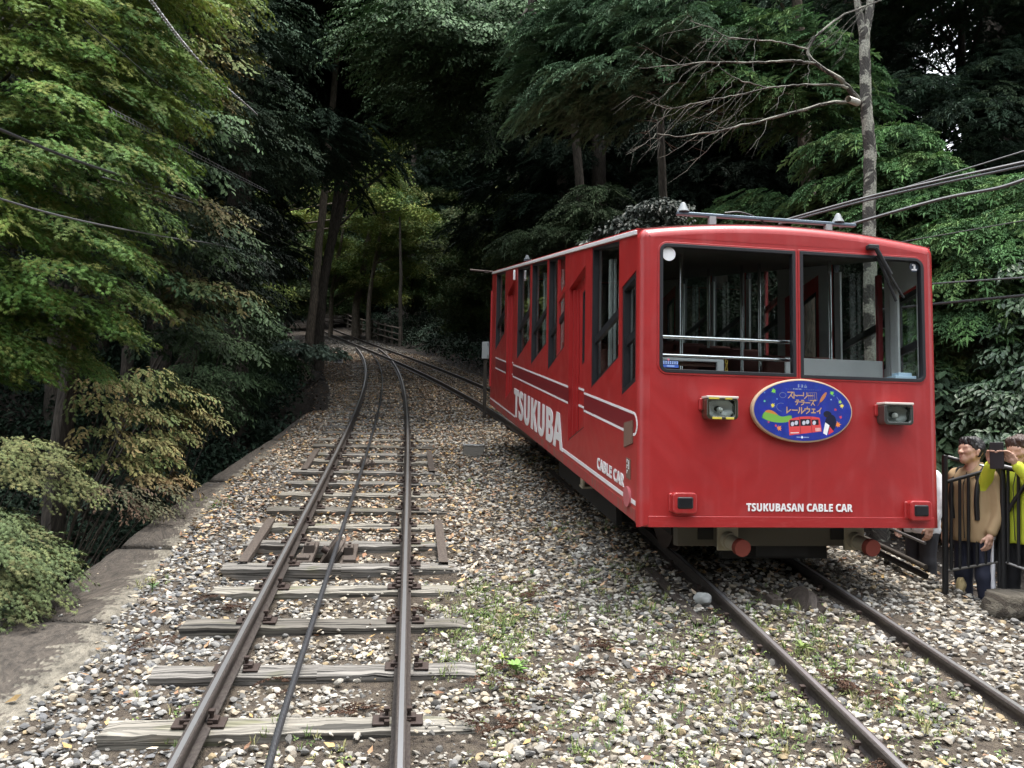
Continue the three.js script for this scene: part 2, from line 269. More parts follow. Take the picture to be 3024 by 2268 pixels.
// ---------------------------------------------------------------- haulage rope and its sheaves
{
  const X = (t) => leftX(t) - 0.1 * smooth(2, 5, t) * (1 - smooth(12, 30, t) * 0.7), Y = (t) => railY(t) - 0.005 - 0.05 * smooth(9, 13, t), R = 0.021;
  const base = V(X(5), Y(5), -5), g = thing('haulage_rope', 'dark twisted steel haulage rope running between the left rails', 'cable', base), pos = [], idx = [], uv = [];
  const ts = [...steps(1.2, 9.5, 0.01), ...steps(9.6, 39, 0.3)], fr = frames(X, Y, 0, ts), n = 24;
  fr.forEach((f, i) => { const tw = f.s < 9.55 ? f.s * 130 : 0; for (let k = 0; k <= n; k++) { const a = k / n * Math.PI * 2, rad = R * (f.s < 9.55 ? 0.74 + 0.3 * Math.abs(Math.cos(3 * (a - tw / 6))) : 1); const p = f.p.clone().addScaledVector(f.r, Math.cos(a) * rad).addScaledVector(f.u, Math.sin(a) * rad).sub(base); pos.push(p.x, p.y, p.z); uv.push(k / n, f.s); } if (i) for (let k = 0; k < n; k++) { const a = (i - 1) * (n + 1) + k, b = a + n + 1; idx.push(a, b, a + 1, a + 1, b, b + 1); } });
  const q = new THREE.BufferGeometry(); q.setAttribute('position', new THREE.Float32BufferAttribute(pos, 3)); q.setAttribute('uv', new THREE.Float32BufferAttribute(uv, 2)); q.setIndex(idx); q.computeVertexNormals(); part(g, 'rope_strands', q, M.cable);
  const wheelGeo = new THREE.LatheGeometry([[0.02, -0.04], [0.12, -0.03], [0.155, -0.035], [0.185, -0.045], [0.19, -0.04], [0.15, 0], [0.19, 0.04], [0.185, 0.045], [0.155, 0.035], [0.12, 0.03], [0.02, 0.04]].map((p) => new THREE.Vector2(...p)), 36).rotateZ(Math.PI / 2);
  const spots = [[8.52, 'nearest rusty rope sheave tilted in a pit between the left rails'], [13.3, 'second rope sheave, dark, farther along between the left rails'], [18.6, 'farthest rope sheave, a small black wheel between the left rails'], [7.3, 'rope sheave in the shade under the front of the red car']];
  let first;
  spots.forEach(([t, label], i) => {
    const f = i === 3 ? frames(rightX, rightY, 0.12, [t])[0] : frames(X, Y, -0.07, [t])[0]; let o;
    if (!i) {
      o = first = thing('rope_sheave', label, 'pulley', null, 0, 'sheaves carrying the haulage rope');
      const wh = part(o, 'wheel', wheelGeo, M.rust); wh.rotation.z = -0.55; wh.position.set(0.0, -0.13, 0);
      part(wh, 'hub', cyl(0.035, 0.2, 'x'), M.plate);
      for (const s of [-1, 1]) {
        const br = part(o, 'bearing_bracket', [rbox(0.14, 0.05, 0.7, 0.008, 0, 0, 0), rbox(0.1, 0.11, 0.14, 0.01, -s * 0.01, 0.05, 0), rbox(0.12, 0.03, 0.12, 0.006, s * 0.02, 0.04, 0.26), cyl(0.018, 0.06, 'y', 0, 0.09, 0.05, 6), cyl(0.018, 0.06, 'y', 0, 0.09, -0.05, 6)], M.rust);
        br.position.set(s * 0.2 - 0.02, -0.15 + (s < 0 ? 0.02 : 0), 0);
      }
      part(o, 'guard_plate', [box(0.02, 0.14, 0.5).rotateZ(-0.5).translate(0.09, -0.1, 0.0)], M.rust);
    } else { o = first.clone(); o.name = numbered('rope_sheave'); tag(o, label, 'pulley'); scene.add(o); }
    o.position.copy(f.p); o.rotation.set(0, -Math.atan2(-f.f.x, -f.f.z) * 0 + Math.atan2(-f.f.x, -f.f.z), 0); o.rotation.order = 'YXZ'; o.rotation.x = Math.asin(f.f.y);
  });
}

// ---------------------------------------------------------------- ballast stones, leaf litter, weeds
const stoneGeos = [0, 1, 2, 3].map((k) => {
  const g = new THREE.IcosahedronGeometry(0.5, k > 1 ? 0 : 1), p = g.attributes.position, key = new Map();
  const cut = [0, 1, 2, 3, 4, 5, 6].map(() => V(gauss(), gauss(), gauss()).normalize());
  for (let i = 0; i < p.count; i++) {
    const q = V(p.getX(i), p.getY(i), p.getZ(i)), id = q.toArray().map((x) => x.toFixed(3)).join();
    if (!key.has(id)) { let r = rr(0.82, 1.12); const o = q.clone().multiplyScalar(r); for (const c of cut) { const d = o.dot(c) - 0.29; if (d > 0) o.addScaledVector(c, -d); } key.set(id, o); }
    const o = key.get(id); p.setXYZ(i, o.x * [1.25, 1.1, 1.35, 1][k], o.y * [0.72, 0.85, 0.6, 0.8][k], o.z);
  }
  const n = g.index ? g.toNonIndexed() : g; n.computeVertexNormals(); return n;
});
function instanced(name, geo, mat, list, parent) { // list: {m: Matrix4, c: Color}
  const im = new THREE.InstancedMesh(geo, mat, list.length); im.name = name;
  list.forEach((e, i) => { im.setMatrixAt(i, e.m); if (e.c) im.setColorAt(i, e.c); });
  im.instanceMatrix.needsUpdate = true; (parent ?? scene).add(im); return im;
}
const Q = new THREE.Quaternion(), EU = new THREE.Euler();
const mat4 = (p, ex, ey, ez, sx, sy = sx, sz = sx, order = 'XYZ') => new THREE.Matrix4().compose(p, new THREE.Quaternion().setFromEuler(EU.set(ex, ey, ez, order)), V(sx, sy, sz));
const C = (r, g, b) => new THREE.Color().setRGB(r, g, b);
const onRail = (x, t) => Math.min(Math.abs(Math.abs(x - leftX(t)) - 0.566), Math.abs(Math.abs(x - rightX(t)) - 0.566)) < 0.07;
const nearest = (list, t) => { let d = 9; for (const q of list) d = Math.min(d, Math.abs(q - t)); return d; };
const litterAt = (x, t) => smooth(7.2, 10, t) * (1 - smooth(20, 34, t) * 0.4) * smooth(-0.05, 0.3, 0.5 * (x < leftX(t) + 1.6 ? 1 : 0.55) + 0.5 * fbm(x * 0.9, t * 0.7, 41)) + 0.12;
{
  const shade = [[0.52, 0.5, 0.46, 15], [0.4, 0.385, 0.355, 20], [0.4, 0.35, 0.275, 16], [0.33, 0.26, 0.16, 4], [0.11, 0.108, 0.105, 10], [0.17, 0.17, 0.172, 12], [0.22, 0.195, 0.165, 11], [0.29, 0.275, 0.25, 22]];
  const dark = [[0.44, 0.435, 0.42, 13], [0.3, 0.3, 0.3, 20], [0.36, 0.31, 0.24, 8], [0.1, 0.103, 0.11, 20], [0.15, 0.155, 0.168, 20], [0.21, 0.21, 0.208, 18], [0.17, 0.145, 0.125, 8]];
  const choose = (tab) => { let s = 0; for (const c of tab) s += c[3]; let k = rnd() * s; for (const c of tab) { k -= c[3]; if (k <= 0) return c; } return tab[0]; };
  const lists = [[], [], [], []];
  const zones = [[2.4, 5.5, 980, 0.022, 0.074], [5.5, 9, 820, 0.022, 0.074], [9, 14, 560, 0.026, 0.078], [14, 20, 300, 0.04, 0.09], [20, 34, 130, 0.045, 0.1], [34, 50, 60, 0.05, 0.12]];
  for (const [a, b, dens, s0, s1] of zones) {
    const w = b > 20 ? 10 : 10.5, n = dens * (b - a) * w;
    for (let i = 0; i < n; i++) {
      const t = rr(a, b), mid = (leftX(t) + rightX(t)) / 2, x = mid + rr(-0.5, 0.5) * w;
      if (!inBallast(x - 0.05 * gauss(), t)) { if (!(t < 19 && x > wallIn(t) - 0.55 && rnd() < 0.11)) continue; }
      if (onRail(x, t)) continue;
      const dl = Math.abs(x - leftX(t) + 0.03) < 1.1 ? nearest(leftTs, t) : 9, dr = Math.abs(x - rightX(t)) < 1.0 ? nearest(rightTs, t) : 9;
      let lift = 0;
      if (dl < 0.125) { if (rnd() > 0.11) continue; lift = 0.03; }
      if (dr < 0.12) { if (rnd() > 0.35) continue; lift = 0.01; }
      if (Math.abs(t - 8.53) < 0.33 && Math.abs(x - leftX(t) + 0.15) < 0.26) continue;
      const left = x < leftX(t) - 0.6 && t < 13;
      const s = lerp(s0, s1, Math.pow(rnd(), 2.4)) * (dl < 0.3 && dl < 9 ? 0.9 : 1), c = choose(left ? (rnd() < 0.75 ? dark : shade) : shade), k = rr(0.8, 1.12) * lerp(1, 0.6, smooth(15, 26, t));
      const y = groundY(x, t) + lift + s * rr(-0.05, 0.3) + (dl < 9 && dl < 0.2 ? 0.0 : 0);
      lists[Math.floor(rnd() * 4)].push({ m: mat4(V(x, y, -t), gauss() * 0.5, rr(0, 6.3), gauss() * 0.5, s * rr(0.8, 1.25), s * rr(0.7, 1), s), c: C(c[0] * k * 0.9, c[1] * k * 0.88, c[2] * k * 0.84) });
    }
  }
  const g = new THREE.Group(); g.name = 'ballast_stones'; scene.add(g); tag(g, 'loose grey, white and tan ballast stones covering the trackbed', 'ballast', null, 'stuff');
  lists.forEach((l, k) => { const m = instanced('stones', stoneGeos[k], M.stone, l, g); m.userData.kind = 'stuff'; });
  console.log('stones', lists.map((l) => l.length).join());
}
const leafFlat = (() => { const g = new THREE.BufferGeometry(); const p = [-0.5, 0.02, 0, -0.15, 0.0, -0.27, 0.5, 0.1, 0, -0.15, 0.06, 0.27, 0, -0.04, 0]; g.setAttribute('position', new THREE.Float32BufferAttribute(p, 3)); g.setAttribute('uv', new THREE.Float32BufferAttribute(new Float32Array(10), 2)); g.setIndex([0, 4, 1, 1, 4, 2, 2, 4, 3, 3, 4, 0]); const n = g.toNonIndexed(); n.computeVertexNormals(); return n; })();
{
  const cols = [[0.42, 0.27, 0.16], [0.5, 0.38, 0.26], [0.52, 0.42, 0.3], [0.33, 0.2, 0.11], [0.26, 0.14, 0.08], [0.45, 0.3, 0.12], [0.2, 0.12, 0.075], [0.55, 0.46, 0.34]], l = [];
  for (let i = 0; i < 90000; i++) {
    const t = 3 + 37 * Math.pow(rnd(), 0.85), mid = (leftX(t) + rightX(t)) / 2, x = mid + rr(-6, 5.5);
    if (rnd() > litterAt(x, t) || onRail(x, t) || !inBallast(x, t)) continue;
    const s = rr(0.04, 0.085), c = pick(cols), k = rr(0.7, 1.15), onS = nearest(leftTs, t) < 0.11 && Math.abs(x - leftX(t)) < 1.05;
    if (onS && rnd() > 0.2) continue;
    l.push({ m: mat4(V(x, groundY(x, t) + (onS ? 0.045 : rr(0.02, 0.055)), -t), gauss() * 0.45, rr(0, 6.3), gauss() * 0.45, s, s, s * rr(0.7, 1.2)), c: C(c[0] * k, c[1] * k, c[2] * k) });
  }
  const m = instanced('fallen_leaves', leafFlat, M.litter, l); tag(m, 'dry brown fallen leaves scattered over the trackbed', 'fallen leaves', null, 'stuff');
  // leaf litter on the forest floor
  const f = [];
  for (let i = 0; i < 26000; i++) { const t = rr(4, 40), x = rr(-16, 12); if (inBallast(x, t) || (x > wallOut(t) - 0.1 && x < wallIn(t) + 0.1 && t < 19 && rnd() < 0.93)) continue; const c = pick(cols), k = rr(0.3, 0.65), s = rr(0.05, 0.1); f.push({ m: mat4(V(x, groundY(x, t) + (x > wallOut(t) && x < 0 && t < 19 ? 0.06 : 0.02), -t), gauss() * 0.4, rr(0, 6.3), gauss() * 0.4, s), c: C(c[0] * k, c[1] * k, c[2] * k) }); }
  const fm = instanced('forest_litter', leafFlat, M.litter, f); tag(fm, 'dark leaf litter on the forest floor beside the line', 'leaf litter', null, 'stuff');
}
// ---------------------------------------------------------------- the red cable car
const font = await new FontLoader().loadAsync('fonts/droid/droid_sans_bold.typeface.json');
{
  const K = 0.1687, car = thing('cable_car', 'red cable car with slanted side windows standing on the right track', 'cable car', [2.373, 1.798, -7.091], 0.1688);
  const paintTex = dataTex(256, 256, (u, v) => { const n = tile(u, v, 2, 2, 3) * 0.5 + tile(u, v, 8, 8, 5) * 0.3, k = 1 + n * 0.16 + (rnd() - 0.5) * 0.05, chalk = smooth(0.25, 0.6, tile(u, v, 3, 1.3, 11)) * 0.035; const st = smooth(0.2, 0.55, tile(u, v, 9, 0.5, 31)) * 0.02, ch = chalk + st; return [0.36 * k + ch * 0.6, 0.02 * k + ch * 0.45, 0.02 * k + ch * 0.45]; });
  const paintRough = dataTex(128, 128, (u, v) => { const k = clamp(0.5 + tile(u, v, 3, 3, 9) * 0.5, 0, 1); return [k, lerp(0.32, 0.5, k), k]; }, false);
  const red = phys(1, 1, 1, 1, { map: paintTex, roughnessMap: paintRough, clearcoat: 0.35, clearcoatRoughness: 0.22 });
  const roofM = std(0.16, 0.055, 0.05, 0.85), skirtM = new THREE.MeshStandardMaterial({ roughness: 0.7, map: dataTex(256, 64, (u, v) => { const n = tile(u, v, 6, 2, 2) * 0.5 + tile(u, v, 20, 5, 7) * 0.4, d = smooth(-0.1, 0.45, n + (rnd() - 0.5) * 0.3); return [lerp(0.3, 0.17, d), lerp(0.035, 0.085, d), lerp(0.032, 0.062, d)]; }) });
  const redDark = phys(0.19, 0.012, 0.018, 0.4, { clearcoat: 0.3, clearcoatRoughness: 0.25 });
  const pale = std(0.58, 0.6, 0.6, 0.55), lining = std(0.48, 0.5, 0.5, 0.6), ceil = std(0.1, 0.1, 0.09, 0.7), trimWhite = std(0.72, 0.7, 0.7, 0.5), dusty = std(0.16, 0.085, 0.06, 0.85), floorM = std(0.06, 0.05, 0.045, 0.7), seatM = std(0.1, 0.025, 0.02, 0.8), frameM = std(0.014, 0.013, 0.012, 0.85), cream = std(0.4, 0.36, 0.27, 0.7);
  const pane = phys(0.86, 0.89, 0.88, 0.01, { transmission: 1, thickness: 0, ior: 1.5, side: THREE.DoubleSide });
  const shearM = new THREE.Matrix4().set(1, 0, 0, 0, 0, 1, -K, 0, 0, 0, 1, 0, 0, 0, 0, 1);
  const sh = (g) => { g = Array.isArray(g) ? merge(g) : g; g.applyMatrix4(shearM); return g; };
  const uvM = (g) => { const p = g.attributes.position, u = g.attributes.uv, n = g.attributes.normal; for (let i = 0; i < p.count; i++) { const ax = Math.abs(n.getX(i)), az = Math.abs(n.getZ(i)); u.setXY(i, (ax > 0.7 ? p.getZ(i) : p.getX(i)) * 0.4, (Math.abs(n.getY(i)) > 0.7 ? p.getZ(i) : p.getY(i)) * 0.4); } return g; };
  const poly = (pts) => { const s = new THREE.Shape(); pts.forEach((p, i) => i ? s.lineTo(...p) : s.moveTo(...p)); s.closePath(); return s; };
  const inset = (pts, d) => { // polygon moved inwards by d (counter-clockwise or clockwise, convex)
    const n = pts.length; let area = 0; pts.forEach((p, i) => { const q = pts[(i + 1) % n]; area += p[0] * q[1] - q[0] * p[1]; }); const s = area > 0 ? 1 : -1;
    return pts.map((p, i) => { const a = pts[(i + n - 1) % n], b = pts[(i + 1) % n], e1 = [p[0] - a[0], p[1] - a[1]], e2 = [b[0] - p[0], b[1] - p[1]], l1 = Math.hypot(...e1), l2 = Math.hypot(...e2), n1 = [-e1[1] / l1 * s, e1[0] / l1 * s], n2 = [-e2[1] / l2 * s, e2[0] / l2 * s], k = 1 + n1[0] * n2[0] + n1[1] * n2[1]; return [p[0] + d * (n1[0] + n2[0]) / k, p[1] + d * (n1[1] + n2[1]) / k]; });
  };
  // plate cut to a profile in (z, h) and stood as a side wall between x0 and x0 - thick
  const sidePlate = (outer, holes, thick, x0) => { const s = outer.isShape ? outer : poly(outer); for (const h of holes) s.holes.push(new THREE.Path(h.map((p) => new THREE.Vector2(...p)))); const g = new THREE.ExtrudeGeometry(s, { depth: thick, bevelEnabled: false }); g.applyMatrix4(new THREE.Matrix4().set(0, 0, -1, x0, 0, 1, 0, 0, 1, 0, 0, 0, 0, 0, 0, 1)); return g; };
  const LEN = 8.55, W2 = 1.35, top = 2.375;
  const wins = [[-8.07, -7.03, 0.99, 1.345], [-5.87, -4.85, 0.965, 1.315], [-4.74, -3.71, 0.965, 1.315], [-3.63, -2.72, 0.97, 1.32], [-1.55, -0.61, 0.955, 1.32]].map(([a, b, h0, h1]) => [[a, h0], [b, h1], [b, top], [a, top]]);
  wins.push([[-0.52, 0.99], [-0.12, 1.15], [-0.12, 2.085], [-0.52, 1.95]]);
  const doors = [[-2.5, -1.8], [-6.82, -6.12]].map(([a, b]) => [[a, 0.28], [b, 0.53], [b, 2.21], [a, 1.98]]);
  const doorWin = [[-2.17, -1.83], [-6.48, -6.15]].map(([a, b]) => [[a, 1.15], [b, 1.27], [b, 2.07], [a, 1.93]]);
  for (const s of [-1, 1]) {
    const xo = s < 0 ? -W2 + 0.08 : W2, outer = [[-LEN, 0], [-0.085, 0], [-0.085, 2.44], [-LEN, 2.44]];
    const wall = part(car, 'side_wall', uvM(sh(sidePlate(outer, [...wins, ...doors], 0.08, xo))), red);
    part(wall, 'wall_lining', sh(sidePlate([[-LEN + 0.05, 0.2], [-0.12, 0.2], [-0.12, 2.4], [-LEN + 0.05, 2.4]], [...wins.map((w) => inset(w, -0.012)), ...doors.map((w) => inset(w, -0.02))].map((w) => w.map((p) => [Math.min(p[0], -0.13), Math.min(p[1], 2.38)])), 0.02, s < 0 ? -W2 + 0.105 : W2 - 0.085)), lining);
    const face = (d) => s < 0 ? -W2 + 0.08 - d : W2 - 0.08 + d;     // d metres outwards from the wall's inner face
    wins.forEach((w, i) => {
      const win = part(car, 'side_window', sh(sidePlate(inset(w, 0.02), [], 0.006, s < 0 ? face(0.03) + 0.006 : face(0.03))), pane);
      part(win, 'window_gasket', sh(sidePlate(inset(w, 0.001), [inset(w, i === 5 ? 0.045 : 0.024)], 0.062, s < 0 ? -W2 + 0.07 : W2 - 0.008)), M.rubber);
      const [a, b] = [w[0][0] + 0.03, w[1][0] - 0.03], h0 = i === 5 ? 1.46 : 1.44, sl = 0.36;
      part(win, 'transom_bar', sh(sidePlate([[a, h0 - 0.035], [b, h0 - 0.035 + sl * (b - a)], [b, h0 + 0.035 + sl * (b - a)], [a, h0 + 0.035]], [], 0.03, s < 0 ? -W2 + 0.06 : W2 - 0.03)), M.rubber);
      { const hb = w[0][1] + 0.12, z = w[0][0] + (i === 5 ? 0.11 : 0.2); part(win, 'sash_stile', sh([box(0.02, top - 0.12 - hb, 0.075, s * (W2 - 0.14), (top - 0.12 + hb) / 2 - (i === 5 ? 0.2 : 0), z), box(0.02, top - 0.12 - hb, 0.03, s * (W2 - 0.16), (top - 0.12 + hb) / 2 - (i === 5 ? 0.2 : 0), z + 0.085)]), pale); }
      if (i === 3) {
        part(win, 'window_post', sh(box(0.035, 1.3, 0.04, s * (W2 - 0.03), 1.75, -3.15)), red);
        part(win, 'vent_bar', sh(sidePlate([[-3.13, 1.83], [-2.75, 1.99], [-2.75, 2.06], [-3.13, 1.9]], [], 0.03, s < 0 ? -W2 + 0.05 : W2 - 0.02)), red);
      }
    });
    doors.forEach((d, i) => {
      const dr = part(car, 'door', uvM(sh(sidePlate(inset(d, -0.03), [doorWin[i]], 0.035, s < 0 ? -W2 + 0.105 : W2 - 0.07))), red);
      part(dr, 'door_window', sh(sidePlate(inset(doorWin[i], -0.01), [], 0.006, s < 0 ? -W2 + 0.09 : W2 - 0.085)), pane);
      part(dr, 'door_gasket', sh(sidePlate(inset(doorWin[i], 0.001), [inset(doorWin[i], 0.028)], 0.03, s < 0 ? -W2 + 0.1 : W2 - 0.072)), M.rubber);
      part(dr, 'door_edge', sh([box(0.04, 1.62, 0.035, s * (W2 - 0.045), 1.13 + 0.02, d[0][0] + 0.1), box(0.022, 1.55, 0.02, s * (W2 - 0.055), 1.2, d[0][0] + 0.2)]), red);
      part(dr, 'door_track', sh(sidePlate([[d[0][0] + 0.01, 0.285], [d[1][0] - 0.01, 0.525], [d[1][0] - 0.01, 0.55], [d[0][0] + 0.01, 0.31]], [], 0.045, s < 0 ? -W2 + 0.06 : W2 - 0.015)), M.plate);
    });
    // painted band and white lines, standing a paint film proud
    const px = (d) => s < 0 ? -W2 + 0.001 : W2 + d;
    const segs = [[-7.95, -6.82], [-6.12, -2.5], [-1.8, -0.16]];
    part(wall, 'dark_band', sh(segs.map(([a, b]) => sidePlate([[a, 0.71], [b + 0.02, 0.71], [b + 0.02, 0.875], [a, 0.875]], [], 0.0025, px(0.0015)))), redDark);
    const line = (a, b, h, w) => sidePlate([[a, h - w / 2], [b, h - w / 2], [b, h + w / 2], [a, h + w / 2]], [], 0.004, px(0.003));
    const arc = (() => { const sp = new THREE.Shape(); sp.absarc(-0.16, 0.793, 0.1, -Math.PI / 2, Math.PI / 2, false); sp.absarc(-0.16, 0.793, 0.078, Math.PI / 2, -Math.PI / 2, true); return new THREE.ExtrudeGeometry(sp, { depth: 0.004, bevelEnabled: false }).applyMatrix4(new THREE.Matrix4().set(0, 0, -1, px(0.003), 0, 1, 0, 0, 1, 0, 0, 0, 0, 0, 0, 1)); })();
    part(wall, 'white_line', sh([...segs.map(([a, b]) => line(a, b, 0.882, 0.022)), ...segs.map(([a, b], i) => line(a, i === 2 ? -0.16 : b, 0.704, 0.022)), arc]), trimWhite);
    for (const [i, d] of doors.entries()) { const [a, b] = [d[0][0] + 0.02, d[1][0] - 0.005], dx = 0.066; part(car.children.filter((c) => c.name === 'door').slice(-2)[i], 'white_line', sh([0.704, 0.888].map((h) => sidePlate([[a, h - 0.011], [b, h - 0.011], [b, h + 0.011], [a, h + 0.011]], [], 0.004, s < 0 ? -W2 + dx + 0.0025 : W2 - dx + 0.0015))), trimWhite); }
    part(wall, 'lower_skirt', uvM(sh(sidePlate([[-LEN + 0.02, 0.002], [-0.1, 0.002], [-0.1, 0.1], [-LEN + 0.02, 0.1]], [], 0.003, px(0.002)))), skirtM);
    part(wall, 'skirt_line', sh([line(-8.5, -5.86, 0.118, 0.022), line(-2.78, -0.1, 0.152, 0.036)]), trimWhite);
    part(car, 'gutter', sh(rbox(0.02, 0.04, LEN - 0.1, 0.006, s * (W2 + 0.006), 2.405, -LEN / 2 - 0.05)), trimWhite);
    part(car, 'corner_post', sh(rbox(0.05, 1.75, 0.05, 0.01, s * (W2 + 0.0), 1.2, -LEN + 0.03)), red);
    // small fittings near the front corner
    part(wall, 'rusty_plate', sh(sidePlate([[-0.4, 0.56], [-0.17, 0.63], [-0.17, 0.82], [-0.4, 0.77]], [], 0.012, s < 0 ? -W2 : W2 + 0.012)), dusty);
    part(wall, 'round_cover', sh(cyl(0.085, 0.02, 'x', s * (W2 + 0.01), 0.165, -0.295, 24)), std(0.42, 0.11, 0.12, 0.5));
    part(wall, 'serial_plate', sh(box(0.006, 0.17, 0.11, s * (W2 + 0.004), 0.4, -0.285)), dusty);
    part(wall, 'serial_digits', sh([0.46, 0.415, 0.37].flatMap((h, k) => [box(0.004, 0.03, 0.008, s * (W2 + 0.0085), h, -0.312), box(0.004, 0.008, 0.028, s * (W2 + 0.0085), h + 0.011, -0.304), ...(k < 2 ? [box(0.004, 0.034, 0.01, s * (W2 + 0.0085), h - 0.004 + k * 0.01, -0.262), box(0.004, 0.008, 0.024, s * (W2 + 0.0085), h - 0.012, -0.268)] : [])])), trimWhite);
    // lettering
    const word = (str, z0, z1, h0, h1, fat) => { const g = new TextGeometry(str, { font, size: 1, depth: 0.004, curveSegments: 6, bevelEnabled: true, bevelThickness: 0.001, bevelSize: fat, bevelSegments: 1 }); g.computeBoundingBox(); const b = g.boundingBox; g.translate(-b.min.x, -b.min.y, 0); g.scale((z1 - z0) / (b.max.x - b.min.x), (h1 - h0) / (b.max.y - b.min.y), 1); g.applyMatrix4(s < 0 ? new THREE.Matrix4().set(0, 0, -1, -W2 - 0.001, 0, 1, 0, h0, 1, 0, 0, z0, 0, 0, 0, 1) : new THREE.Matrix4().set(0, 0, 1, W2 + 0.001, 0, 1, 0, h0, -1, 0, 0, z1, 0, 0, 0, 1)); return sh(g); };
    part(wall, 'lettering', word('TSUKUBA', -5.98, -2.72, 0.12, 0.545, 0.028), trimWhite);
    part(wall, 'lettering', word('CABLE CAR', -1.27, -0.41, 0.215, 0.325, 0.03), trimWhite);
  }
  // ends: plate with two window openings and a rounded rim
  const archY = (x) => 2.435 + 0.108 * (1 - (x / W2) ** 2), R = 0.085;
  const outline = () => { // closed, counter-clockwise seen from the front, drawn at full size
    const o = []; for (let i = 0; i <= 6; i++) o.push([lerp(-W2, W2, i / 6), -0.02]);
    for (let i = 1; i <= 10; i++) o.push([W2, lerp(-0.02, 2.36, i / 10)]);
    for (let i = 1; i <= 5; i++) { const a = i / 5 * Math.PI / 2 * 0.93; o.push([W2 - 0.07 + 0.07 * Math.cos(a), 2.36 + (archY(W2 - 0.07) - 2.36) * Math.sin(a) / Math.sin(Math.PI / 2 * 0.93)]); }
    for (let i = 1; i < 24; i++) { const x = lerp(W2 - 0.07, -W2 + 0.07, i / 24); o.push([x, archY(x)]); }
    for (let i = 5; i >= 1; i--) { const a = i / 5 * Math.PI / 2 * 0.93; o.push([-W2 + 0.07 - 0.07 * Math.cos(a), 2.36 + (archY(W2 - 0.07) - 2.36) * Math.sin(a) / Math.sin(Math.PI / 2 * 0.93)]); }
    for (let i = 10; i >= 1; i--) o.push([-W2, lerp(-0.02, 2.36, i / 10)]);
    return o;
  };
  const full = outline(), nrm = full.map((p, i) => { const a = full[(i + full.length - 1) % full.length], b = full[(i + 1) % full.length], dx = b[0] - a[0], dy = b[1] - a[1], l = Math.hypot(dx, dy); return [dy / l, -dx / l]; });
  full.forEach((p, i) => { if (p[1] < 0 && Math.abs(p[0]) < W2 - 0.01) nrm[i] = [0, -1]; else if (p[1] < 0) nrm[i] = [Math.sign(p[0]), -0.4]; });
  const rimGeo = () => { const pos = [], idx = [], uv = [], m = 6, n = full.length; for (let i = 0; i <= n; i++) { const p = full[i % n], q = nrm[i % n]; for (let k = 0; k <= m; k++) { const a = k / m * Math.PI / 2, d = R * (1 - Math.sin(a)); pos.push(p[0] - q[0] * d, p[1] - q[1] * d, -R * (1 - Math.cos(a))); uv.push(p[0] * 0.4, p[1] * 0.4); } if (i) for (let k = 0; k < m; k++) { const a = (i - 1) * (m + 1) + k, b = a + m + 1; idx.push(a, a + 1, b, a + 1, b + 1, b); } } const g = new THREE.BufferGeometry(); g.setAttribute('position', new THREE.Float32BufferAttribute(pos, 3)); g.setAttribute('uv', new THREE.Float32BufferAttribute(uv, 2)); g.setIndex(idx); g.computeVertexNormals(); return g; };
  const rrect = (P, x0, y0, x1, y1, rs) => { const [bl, br, tr, tl] = rs; P.moveTo(x0 + bl, y0); P.lineTo(x1 - br, y0); if (br) P.absarc(x1 - br, y0 + br, br, -Math.PI / 2, 0, false); P.lineTo(x1, y1 - tr); if (tr) P.absarc(x1 - tr, y1 - tr, tr, 0, Math.PI / 2, false); P.lineTo(x0 + tl, y1); if (tl) P.absarc(x0 + tl, y1 - tl, tl, Math.PI / 2, Math.PI, false); P.lineTo(x0, y0 + bl); if (bl) P.absarc(x0 + bl, y0 + bl, bl, Math.PI, Math.PI * 1.5, false); return P; };
  const fw = [[-1.19, 1.24, 0.018, 2.318, [0.07, 0.005, 0.005, 0.07]], [0.056, 1.232, 1.224, 2.322, [0.005, 0.07, 0.09, 0.005]]];
  const grow = (w, d) => [w[0] - d, w[1] - d, w[2] + d, w[3] + d, w[4].map((r) => Math.max(0.003, r + d))];
  const endPanel = (rear) => {
    const s = poly(full.map((p, i) => [p[0] - nrm[i][0] * R, p[1] - nrm[i][1] * R])); for (const w of fw) s.holes.push(rrect(new THREE.Path(), ...w));
    const plate = new THREE.ExtrudeGeometry(s, { depth: 0.03, bevelEnabled: false, curveSegments: 8 }).translate(0, 0, -0.03);
    const g = merge([uvM(plate), rimGeo()]);
    const wg = fw.map((w) => { const a = rrect(new THREE.Shape(), ...grow(w, -0.004)); a.holes.push(rrect(new THREE.Path(), ...grow(w, -0.026))); return new THREE.ExtrudeGeometry(a, { depth: 0.05, bevelEnabled: true, bevelSize: 0.004, bevelThickness: 0.004, bevelSegments: 2, curveSegments: 8 }).translate(0, 0, -0.042); });
    const glass = fw.map((w) => new THREE.ShapeGeometry(rrect(new THREE.Shape(), ...grow(w, -0.016)), 8).translate(0, 0, -0.018));
    const lip = merge(fw.map((w) => { const a = rrect(new THREE.Shape(), ...grow(w, 0.01)); a.holes.push(rrect(new THREE.Path(), ...grow(w, -0.002))); return new THREE.ExtrudeGeometry(a, { depth: 0.004, bevelEnabled: true, bevelSize: 0.004, bevelThickness: 0.004, bevelSegments: 3, curveSegments: 8 }).translate(0, 0, 0.0); }));
    const place = (q) => rear ? q.rotateY(Math.PI).translate(0, K * LEN, -LEN) : q;
    const panel = part(car, rear ? 'rear_panel' : 'front_panel', place(g), red);
    part(panel, 'window_lip', place(lip), red);
    fw.forEach((w, i) => { const win = part(car, rear ? 'rear_window' : 'windscreen', place(glass[i]), pane); part(win, 'window_gasket', place(wg[i]), M.rubber); });
    return panel;
  };
  const front = endPanel(false); endPanel(true);
  part(front, 'lower_lip', rbox(2 * W2 - 0.15, 0.09, 0.012, 0.005, 0, 0.03, -0.001), red);
